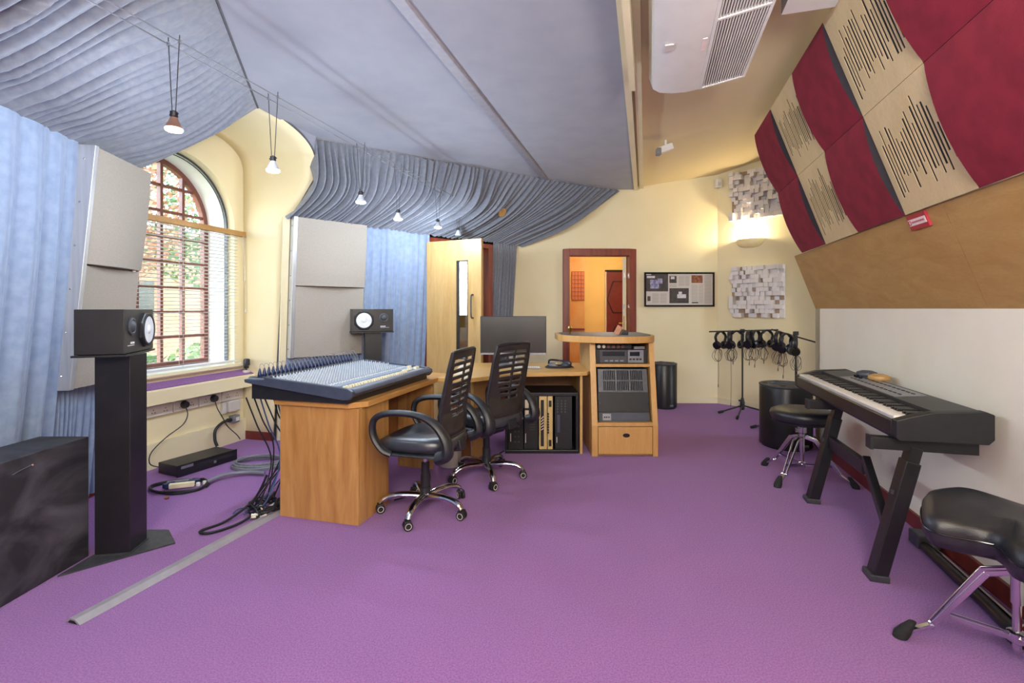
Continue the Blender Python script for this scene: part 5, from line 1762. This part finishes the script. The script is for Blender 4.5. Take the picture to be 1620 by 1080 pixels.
# ------------------------------------------------------------------ near-field speakers on stands
def monitor_speaker(c, n, z0, label, post_rot, plate, flip):
    n = Vector((n[0], n[1], 0)).normalized()      # facing
    r = Vector((-n.y, n.x, 0))                    # to the speaker's left
    c = Vector((c[0], c[1], 0))
    S = lambda a, b, z: c + r * a + n * b + Z * (z0 + z)
    t = thing('studio_monitor', label, 'loudspeaker', S(0, 0, 0.006), 0, 'black studio monitors')
    bx = lambda a0, a1, b0, b1, z0_, z1_: MB().hexa([S(a, b, z) for z in (z0_, z1_) for a, b in ((a0, b0), (a1, b0), (a1, b1), (a0, b1))])
    bx(-0.195, 0.195, -0.10, 0.10, 0.008, 0.228).build('cabinet', 'black_satin', t, bevel=0.003)
    k = flip

    def disc(a, z, prof_, nm, m_, par=t):
        rg_ = []
        for rr, dp in prof_:
            rg_.append([S(a + rr * math.cos(q), 0.10 + dp, z + rr * math.sin(q)) for q in [2 * PI * i / 28 for i in range(28)]])
        return MB().rings(rg_).build(nm, m_, par, smooth=True)
    wz, wa = 0.118, 0.085 * k
    oc = [S(wa + 0.098 * rr * math.cos(q), 0.10 + dp, wz + 0.098 * rr * math.sin(q)) for rr, dp in ((1, 0.0), (1, 0.008), (.92, 0.012)) for q in [2 * PI * i / 8 + PI / 8 for i in range(8)]]
    wf = MB().rings([oc[0:8], oc[8:16], oc[16:24]]).build('woofer_frame', 'black_plastic', t)
    disc(wa, wz, ((0.086, 0.012), (0.084, 0.018), (0.074, 0.018), (0.072, 0.0125)), 'surround', 'rubber', wf)
    disc(wa, wz, ((0.074, 0.0145), (0.060, 0.0155), (0.026, 0.0135), (0.022, 0.017), (0.012, 0.021), (0.001, 0.022)), 'cone', 'knob_white', wf)
    tw = disc(-0.105 * k, 0.142, ((0.044, 0.0), (0.044, 0.006), (0.036, 0.008), (0.030, 0.005), (0.026, 0.010), (0.012, 0.016), (0.001, 0.018)), 'tweeter', 'rack_grey', t)
    mbx = MB()
    ow = -0.075 * k
    for i in range(6):
        mbx.obox(S(ow - 0.0 - k * i * 0.0085, 0.1005, 0.058), r * 0.0032, n * 0.0006, Z * 0.005)
    for i in range(12):
        mbx.obox(S(ow - k * i * 0.0070, 0.1005, 0.046), r * 0.0025, n * 0.0006, Z * 0.0018)
    mbx.build('lettering', 'knob_white', t)
    s = thing('speaker_stand', label.replace('studio monitor', 'speaker stand post').replace('lying', 'standing'), 'stand', c, 0, 'black speaker stands')
    pr_ = Matrix.Rotation(post_rot, 3, 'Z')
    ax, ay = pr_ @ Vector((0.08, 0, 0)), pr_ @ Vector((0, 0.075, 0))
    pc = Vector((plate[0][0], plate[0][1], 0))
    MB().obox(pc + Z * (z0 / 2 + 0.002), ax, ay, Z * (z0 / 2 - 0.006)).build('post', 'black_satin', s, bevel=0.003)
    MB().prism(plate[1], 0.0, 0.008).build('base_plate', 'steel_grey', s)
    w_ = MB()
    w_.obox(pc + Z * 0.012, ax * 1.06, ay * 1.06, Z * 0.004)
    w_.build('weld_bead', 'steel_grey', s)
    MB().hexa([S(a, b, z) for z in (-0.004, 0.006) for a, b in ((-0.20, -0.11), (0.20, -0.11), (0.20, 0.108), (-0.20, 0.108))]).build('top_plate', 'black_satin', s)
    return s


o = monitor_speaker((-2.063, 2.524), (0.942, 0.335), 1.018, 'black studio monitor with white woofer near the left wall', math.radians(10), ((-2.028, 2.512), [(-2.115, 2.25), (-1.79, 2.57), (-1.93, 2.72), (-2.115, 2.72)]), 1)
o['label'] = 'tall square black stand under the near left studio monitor'
o = monitor_speaker((-1.40, 4.82), (0.40, -0.917), 1.018, 'black studio monitor with white woofer behind the mixing console', math.radians(22), ((-1.40, 4.85), [(-1.62, 4.70), (-1.28, 4.55), (-1.16, 4.90), (-1.45, 5.02)]), -1)
o['label'] = 'square black stand under the studio monitor behind the console'

# black smudged box at the left edge
t = thing('bass_trap_box', 'large smudged black box leaning space beside the left speaker stand', 'box', (-2.26, 1.8, 0))
t['label'] = 'large smudged black box standing by the blue curtain'
MB().box(-2.385, -2.135, 1.15, 2.44, 0.002, 0.606).build('carcass', 'smudged_black', t, bevel=0.004)
MB().lathe([(0.006, 0), (0.006, 0.003), (0.003, 0.005)], 8, (-2.134, 2.15, 0.555), Matrix.Rotation(PI / 2, 3, 'Y')).build('screw', 'chrome', t)
MB().tube([(-2.131, 2.14, 0.556), (-2.129, 2.08, 0.546), (-2.129, 2.06, 0.54)], 0.0018, 5).build('hook', 'steel_grey', t)

# cable ramp on the carpet
ra, rb_ = Vector((-1.745, 1.92, 0)), Vector((-1.43, 2.985, 0))
d_ = (rb_ - ra).normalized()
n_ = Vector((d_.y, -d_.x, 0))
t = thing('cable_ramp', 'long grey floor cable cover running to the desk pedestal', 'cable cover', (ra + rb_) / 2)
MB().extr([ra + n_ * a + Z * z for a, z in ((-0.042, 0.001), (-0.018, 0.018), (0.012, 0.018), (0.042, 0.001))], rb_ - ra).build('cover', 'grey_batten', t)
MB().extr([ra - d_ * 0.001 + n_ * a + Z * z for a, z in ((-0.026, 0.001), (-0.014, 0.012), (0.010, 0.012), (0.026, 0.001))], d_ * 0.002).build('duct_opening', 'slot_dark', t)

# black rack unit on the carpet
rd = Vector((0.40, 0.917, 0)).normalized()
rn = Vector((0.917, -0.40, 0)).normalized()
r0 = Vector((-2.47, 3.56, 0))
RU = lambda a, b, z: r0 + rd * a - rn * b + Z * z
rbx = lambda a0, a1, b0, b1, z0_, z1_: MB().hexa([RU(a, b, z) for z in (z0_, z1_) for a, b in ((a0, b0), (a1, b0), (a1, b1), (a0, b1))])
t = thing('power_supply_unit', 'black flat rack unit lying on the carpet below the window', 'rack unit', RU(0.23, 0.1, 0))
rbx(0.012, 0.47, 0.006, 0.235, 0.006, 0.086).build('body', 'black_plastic', t, bevel=0.003)
rbx(0, 0.482, -0.004, 0.004, 0.004, 0.09).build('front_panel', 'black_satin', t, bevel=0.002)
rbx(0.03, 0.12, -0.006, -0.004, 0.058, 0.078).build('name_plate', 'silver_plastic', t)
rbx(0.15, 0.45, -0.006, -0.004, 0.045, 0.07).build('recessed_strip', 'slot_dark', t)
rbx(0.28, 0.30, -0.009, -0.004, 0.03, 0.05).build('switch', 'silver_plastic', t)
for a in (0.03, 0.44):
    rbx(a, a + .03, 0.02, 0.05, 0.0, 0.006).build('foot', 'rubber', t)

# ------------------------------------------------------------------ cables
def cable(pts, r, m_, label, name='cable', grp=None, k=6):
    return solo(MB().tube(spline(pts, k), r, 6), name, m_, label, 'cable', grp, smooth=True)


rc_ = random.Random(44)
cc = Vector((-2.30, 3.42, 0))
# coil with multi-pin connectors in front of the rack unit
t = thing('multicore_cable', 'coiled dark multicore cable with blue and cream connectors on the carpet', 'cable', Vector((-2.33, 3.36, 0)))
cc = G(284, 772) + Vector((0, 0, 0))
pts = [cc + Vector(((0.185 + .006 * math.sin(k)) * math.cos(k * PI / 9), (0.125 + .006 * math.cos(k * 1.3)) * math.sin(k * PI / 9), 0.009 + 0.006 * (k // 18) + 0.003 * math.sin(k * .7))) for k in range(58)]
MB().tube(spline(pts, 2), 0.007, 7).build('coil', 'cable_black', t, smooth=True)
tail = [cc + Vector((0.16, 0.06, 0.03)), cc + Vector((0.20, 0.20, 0.03)), cc + Vector((0.33, 0.28, 0.022)), cc + Vector((0.46, 0.26, 0.02))]
for q in range(3):
    MB().tube(spline([p + Vector((0.006 * q, -0.014 * q, 0.002 * q)) for p in tail], 6), 0.010, 7).build('lead', 'cable_grey' if q else 'cable_blue', t, smooth=True)
for dx, dy, a, m_ in ((-0.02, 0.03, 0.4, 'silver_plastic'), (0.03, -0.02, 0.35, 'knob_cream'), (-0.06, -0.02, 1.2, 'plug_blue'), (0.07, 0.05, 0.5, 'plug_blue')):
    R = Matrix.Rotation(a, 3, 'Z')
    l = 0.075 if m_ in ('silver_plastic', 'knob_cream') else 0.035
    MB().obox(cc + Vector((dx, dy, 0.030)), R @ Vector((l, 0, 0)), R @ Vector((0, 0.016, 0)), Z * 0.016).build('connector', m_, t, bevel=0.004)
for dx, dy in ((0.13, 0.0), (0.155, 0.03)):
    MB().lathe([(0.012, 0), (0.014, 0.01), (0.012, 0.024), (0, 0.028)], 10, cc + Vector((dx, dy, 0.016))).build('connector_cap', 'white_plastic', t, smooth=True)
MB().lathe([(0.012, 0), (0.013, 0.012), (0, 0.02)], 8, G(264, 789)).build('orange_cap', 'print_orange', t, smooth=True)
# grey coil nearer the desk
gc = Vector((-2.02, 3.86, 0))
t = thing('coiled_cable', 'pale grey cable coil lying on the carpet behind the desk pedestal', 'cable', gc)
for q in range(3):
    pts = [gc + Vector(((0.20 - .015 * q) * math.cos(k * PI / 9 + q), (0.15 - .01 * q) * math.sin(k * PI / 9 + q), 0.012 + 0.014 * q + 0.006 * math.sin(k * .9 + q))) for k in range(38)]
    MB().tube(spline(pts, 2), 0.008, 7).build('loop', 'cable_grey', t, smooth=True)
# bundle hanging from the rear of the console to the floor
hang = []
for i in range(9):
    a0 = MC(0.74 + rc_.uniform(-.01, .02), 0.02 + 0.05 * i, 0.74 - rc_.uniform(0, .05))
    mid = DK(0.60 + rc_.uniform(0, .06), 0.06 + 0.03 * i, 0.35 + rc_.uniform(-.06, .06))
    fl = DK(0.62 + rc_.uniform(0, 0.10), 0.02 + rc_.uniform(-.06, .10), 0.07)
    end = DK(0.60 + rc_.uniform(0.0, 0.22), -0.04 + rc_.uniform(-.05, .10), 0.012)
    cable([a0, a0.lerp(mid, .5) + Vector((-.01, 0, .02)), mid, fl, end + Vector((0.03, 0.03, 0.02)), end], 0.0045, ('cable_black', 'cable_black', 'cable_blue')[i % 3],
          'thin %s cable in the bundle hanging behind the desk pedestal' % ('black', 'black', 'blue')[i % 3], 'hanging_cable', 'cables hanging from the console')
lg0 = DK(0.60, -0.02)
pts = [lg0 + Vector((-0.05, 0.08, 0.22)), lg0 + Vector((-0.10, 0.02, 0.09)), lg0 + Vector((-0.20, -0.10, 0.012)), lg0 + Vector((-0.27, -0.22, 0.01)), lg0 + Vector((-0.20, -0.24, 0.01)), lg0 + Vector((-0.10, -0.12, 0.014)), lg0 + Vector((-0.05, 0.03, 0.05)), lg0 + Vector((-0.02, 0.12, 0.10))]
cable(pts, 0.008, 'cable_black', 'long thick black cable looping onto the carpet beside the desk pedestal')
t = thing('cable_tangle', 'tangle of black cables with white connectors beside the desk pedestal', 'cable', DK(0.64, 0.02))
tc_ = DK(0.645, 0.0)
for q in range(6):
    ph = rc_.uniform(0, 6)
    pts = [tc_ + Vector(((0.06 + .035 * rc_.random()) * math.cos(k * PI / 5 + ph), (0.06 + .035 * rc_.random()) * math.sin(k * PI / 5 + ph), 0.02 + 0.06 * rc_.random())) for k in range(12)]
    MB().tube(spline(pts, 4), 0.005, 6).build('strand', 'cable_black', t, smooth=True)
for q in range(6):
    p = tc_ + Vector((rc_.uniform(-.07, .09), rc_.uniform(-.09, .05), 0.014 + rc_.random() * .05))
    dv = Vector((rc_.uniform(-1, 1), rc_.uniform(-1, 1), 0)).normalized() * 0.018
    MB().cyl(p - dv, p + dv, 0.009, n=10).build('connector', 'white_plastic' if q < 4 else 'knob_cream', t, smooth=True)
cable([DK(-0.02, 0.38, 0.006), DK(-0.10, 0.55, 0.006), DK(-0.08, 0.80, 0.02), DK(0.08, 0.95, 0.20)], 0.005, 'cable_black', 'black cable trailing over the carpet under the mixing desk')
cable([Vector((-0.50, 4.0, 0.03)), Vector((-0.25, 3.95, 0.012)), Vector((-0.15, 4.05, 0.012)), Vector((-0.07, 4.15, 0.03))], 0.006, 'cable_black', 'black cable running to the rack case under the computer desk')
cable([Vector((-2.20, 2.70, 0.008)), Vector((-2.22, 2.90, 0.01)), Vector((-2.40, 3.05, 0.012)), Vector((-2.48, 3.2, 0.01))], 0.006, 'cable_blue', 'blue cable on the carpet behind the left speaker stand')

# ------------------------------------------------------------------ low-voltage cable lighting
LX = lambda y: -1.538 + 0.29 * (y - 2.2)
ZL = 2.458
wire = thing('lighting_wires', 'pair of thin tensioned wires carrying the hanging lamps', 'wire', (LX(2.5), 2.5, ZL))
for s in (-1, 1):
    off_ = Vector((0.96, -0.28, 0)) * 0.034 * s
    MB().cyl(Vector((LX(1.3), 1.3, ZL)) + off_, Vector((LX(5.60), 5.60, ZL)) + off_, 0.0032, n=6).build('wire', 'silver_plastic', wire)
ordn = ['nearest', 'second', 'third', 'fourth', 'fifth', 'farthest']
for i, (y, hl, lit) in enumerate(((2.2, 0.394, 1), (2.775, 0.417, 2), (3.61, 0.415, 2), (4.14, 0.444, 2), (4.91, 0.385, 2), (5.42, 0.386, 0))):
    p = Vector((LX(y), y, ZL))
    lab = {1: 'nearest hanging lamp with copper cone and glowing rim by the left drape', 0: 'farthest hanging lamp above the open wooden door'}.get(lit, '%s hanging spot lamp glowing bright white, counted from the window' % ['', 'first', 'second', 'third', 'fourth', ''][i])
    t = thing('pendant_lamp', lab, 'lamp', p - Z * hl, 0, 'lamps hanging from the wires')
    sd_ = Vector((0.96, -0.28, 0))
    for s in (-1, 1):
        MB().cyl(p + sd_ * .034 * s + Z * .03, p + sd_ * .010 * s - Z * (hl - .075), 0.0022, n=5).build('suspension_rod', 'steel_grey', t)
        MB().obox(p + sd_ * .034 * s, sd_ * .007, (0, .007, 0), (0, 0, .009)).build('wire_clip', 'chrome', t, bevel=0.002)
    b = p - Z * hl
    MB().lathe([(0.012, 0.055), (0.016, 0.058), (0.016, 0.08), (0.011, 0.084)], 14, b).build('holder', 'black_plastic', t, smooth=True)
    MB().cyl(b + Z * .07 - sd_ * .026, b + Z * .07 + sd_ * .026, 0.003, n=6).build('cross_pin', 'black_plastic', t)
    MB().lathe([(0.014, 0.055), (0.022, 0.035), (0.032, 0.016), (0.036, 0.004)], 20, b).build('reflector', 'bulb_copper' if lit == 1 else 'bulb_white', t, smooth=True)
    MB().lathe([(0.036, 0.005), (0.037, 0.0), (0.033, -0.006), (0.018, -0.010), (0, -0.011)], 20, b).build('glass_face', 'bulb_rim_glow' if lit == 1 else 'bulb_glow' if lit == 2 else 'bulb_white', t, smooth=True)
    if lit:
        light('pendant_lamp_light', 'POINT', b - Z * 0.065, 13, (0.74, 0.86, 1.0), 0.035)
# round wooden rose on the sloping drape
c = front_drape(0.655, 0.42) + Vector((0.05, -0.07, -0.02))
t = thing('wooden_rose', 'small round wooden hook plate on the gathered grey drape', 'hook plate', c - Z * .05)
M3 = Vector((0.6, -0.65, -0.45)).to_track_quat('Z', 'Y').to_matrix()
MB().lathe([(0.055, -0.012), (0.058, 0.0), (0.05, 0.012), (0.03, 0.016), (0.012, 0.010), (0, 0.010)], 24, c, M3).build('disc', 'blind_wood', t, smooth=True)
MB().lathe([(0.008, 0.01), (0.006, 0.03), (0, 0.032)], 8, c, M3).build('peg', 'chrome', t)

# ------------------------------------------------------------------ open wooden door in the draped wall
hg = Vector((-0.945, 5.50, 0))
ld = Vector((0.907, -0.4215, 0)).normalized()
lnv = Vector((ld.y, -ld.x, 0))         # side facing the camera
t = thing('wooden_door', 'light veneered door standing open with a narrow glazed slot', 'door', hg + ld * 0.35)
q8 = lambda k0, k1, b0, b1, z0_, z1_: MB().hexa([hg + ld * k + lnv * b + Z * z for z in (z0_, z1_) for k, b in ((k0, b0), (k1, b0), (k1, b1), (k0, b1))])
mb = MB()
for args in ((0.0, 0.392, 0.0, 0.044, 0.008, 2.0), (0.5375, 0.70, 0, .044, .008, 2.0), (.392, .5375, 0, .044, .008, .70), (.392, .5375, 0, .044, 1.775, 2.0)):
    q = q8(*args)
    mb.add(q.v, q.f)
mb.build('leaf', 'door_veneer', t)
gl = q8(.392, .5375, 0.018, 0.026, 0.70, 1.775).build('glass_slot', 'clear_glass', t)
bd = MB()
for args in ((.392, .402, -.004, .048, .70, 1.775), (.5275, .5375, -.004, .048, .70, 1.775), (.392, .5375, -.004, .048, 1.765, 1.775), (.392, .5375, -.004, .048, .70, .712)):
    q = q8(*args)
    bd.add(q.v, q.f)
bd.build('glazing_bead', 'steel_grey', t)
hp_ = lambda k, b, z: hg + ld * k + lnv * b + Z * z
MB().tube(spline([hp_(.60, .044, 1.40), hp_(.60, .085, 1.385), hp_(.60, .09, 1.28), hp_(.60, .085, 1.165), hp_(.60, .044, 1.15)], 6), 0.009, 8).build('pull_handle', 'steel_grey', t, smooth=True)

# ------------------------------------------------------------------ things in the hallway
t = thing('hallway_door', 'dark red panelled door at the end of the yellow hallway', 'door', (1.92, 8.95, 0))
MB().box(1.745, 2.30, 8.95, 8.99, 0.005, 1.93).build('leaf', 'hall_red', t)
gr = MB()
for a, b in (((1.76, 1.42), (1.87, 1.75)), ((1.76, 1.42), (1.87, 1.18)), ((1.87, 1.18), (2.14, 1.18)), ((1.87, 1.75), (2.14, 1.75)), ((1.84, .72), (1.92, .93))):
    gr.beam((a[0], 8.945, a[1]), (b[0], 8.945, b[1]), 0.012, 0.02, side=(0, 1, 0))
gr.build('moulding', 'slot_dark', t)
MB().box(1.73, 1.743, 8.93, 8.99, 0, 1.96).build('jamb', 'white_plastic', t)
MB().box(1.73, 2.32, 8.93, 8.99, 1.932, 1.965).build('head', 'slot_dark', t)
for z in (1.8, 0.95):
    MB().cyl((1.747, 8.94, z - .05), (1.747, 8.94, z + .05), 0.012, n=8).build('hinge', 'hall_red', t)
t = thing('tile_panel', 'orange square tile panel on the tan hallway wall', 'wall panel', (1.17, 8.59, 1.4))
MB().box(1.06, 1.285, 8.585, 8.599, 1.40, 1.91).build('backing', 'hall_red', t)
tm = MB().box(0, 0.048, -0.012, 0, 0, 0.064).mesh('tile')
tm.materials.append(MATS['tile_orange'])
for i in range(4):
    for j in range(7):
        inst(tm, 'tile', t, Vector((1.064 + i * .056, 8.585, 1.406 + j * .072)) - Vector(t.location))
MB().box(1.055, 1.285, 8.55, 8.598, 0.87, 0.90).build('shelf_edge', 'hall_red', t)
t = thing('inner_door', 'cream edge of a door standing open inside the back doorway', 'door', (1.53, 6.9, 0))
MB().hexa([(x, y, z) for z in (0.008, 1.945) for x, y in ((1.505, 6.585), (1.55, 6.575), (1.77, 7.30), (1.725, 7.31))]).build('leaf', 'cream_paint', t)
MB().box(1.515, 1.53, 6.576, 6.58, 0.95, 1.15).build('latch_plate', 'brass', t)
MB().tube([(1.525, 6.66, 1.05), (1.48, 6.67, 1.05), (1.51, 6.77, 1.05)], 0.008, 8).build('lever_handle', 'brass', t, smooth=True)
for z in (1.70, 1.28):
    MB().box(1.512, 1.535, 6.572, 6.58, z - .03, z + .03).build('lock_plate', 'chrome', t)

# ------------------------------------------------------------------ garden outside the window
GO = WW(WC, -0.4, 0)
gdn = lambda o_, s, z=0: WW(WC + s, -0.4 - o_, z)
mb = MB().hexa([gdn(o_, s, z) for z in (-0.5, -0.35) for o_, s in ((-0.0, -14), (-0.0, 8), (16, 8), (16, -14))])
struct(mb, 'floor_garden', 'lawn')
mb = MB().hexa([gdn(o_, s, z) for z in (-0.35, 3.2) for o_, s in ((7.2, -13), (7.2, 1.5), (7.6, 1.5), (7.6, -13))])
hs = thing('garden_house', 'pale orange rendered house beyond the garden', 'house', gdn(7.3, -5, -.35))
mb.build('wall', 'orange_render', hs)
for k in range(5):
    s_ = -11 + k * 2.6
    MB().hexa([gdn(o_, s, z) for z in (0.6, 1.9) for o_, s in ((7.17, s_), (7.17, s_ + 1.0), (7.2, s_ + 1.0), (7.2, s_))]).build('window', 'display_blue', hs)
mb = MB().hexa([gdn(o_, s, z) for z in (-0.35, 0.25) for o_, s in ((3.4, -10), (3.4, 4), (3.6, 4), (3.6, -10))])
solo(mb, 'garden_wall', 'concrete', 'low pale garden wall outside the window', 'wall')


def tree(o_, s, h, r, m_, seed, label, nm='tree', n=4200, low=0.35):
    rt = random.Random(seed)
    b = gdn(o_, s, -0.35)
    t = thing(nm, label, 'tree' if nm == 'tree' else 'shrub', b, 0)
    MB().tube([b, b + Vector((.05, .05, h * .4)), b + Vector((-.05, 0, h * .75))], [0.09, 0.06, 0.03], 8).build('trunk', 'bark', t, smooth=True)
    mb = MB()
    for _ in range(n):
        while True:
            v = Vector((rt.uniform(-1, 1), rt.uniform(-1, 1), rt.uniform(-1, 1)))
            if 0.25 < v.length < 1:
                break
        c = b + Vector((v.x * r, v.y * r, h * (low + (1 - low) * (0.5 + 0.5 * v.z))))
        a = Vector((rt.uniform(-1, 1), rt.uniform(-1, 1), rt.uniform(-1, 1))).normalized()
        x = a.orthogonal().normalized() * rt.uniform(.04, .075)
        y = a.cross(x).normalized() * rt.uniform(.025, .045)
        mb.add([c - x, c - y, c + x, c + y], [(0, 1, 2, 3)])
    o = mb.build('foliage', m_, t)
    o['kind'] = 'stuff'


tree(4.6, -2.6, 5.2, 1.5, 'leaf_red', 1, 'russet leaved tree outside the arched window')
tree(5.2, -0.6, 6.0, 1.7, 'leaf_pale', 2, 'pale green tree outside the window, left of the russet tree')
tree(5.0, -5.2, 5.8, 1.7, 'leaf_green', 3, 'dark green tree outside the window, right of the russet tree')
tree(2.6, -1.4, 1.25, 0.8, 'leaf_green', 4, 'rounded green shrub low outside the window', 'shrub', 1800, 0.1)
tree(2.35, -3.2, 1.2, 0.85, 'leaf_pale', 5, 'pale green shrub below the russet tree', 'shrub', 1800, 0.1)
tree(2.2, 0.2, 1.3, 0.8, 'leaf_pale', 6, 'pale shrub close to the left side of the window', 'shrub', 1600, 0.1)
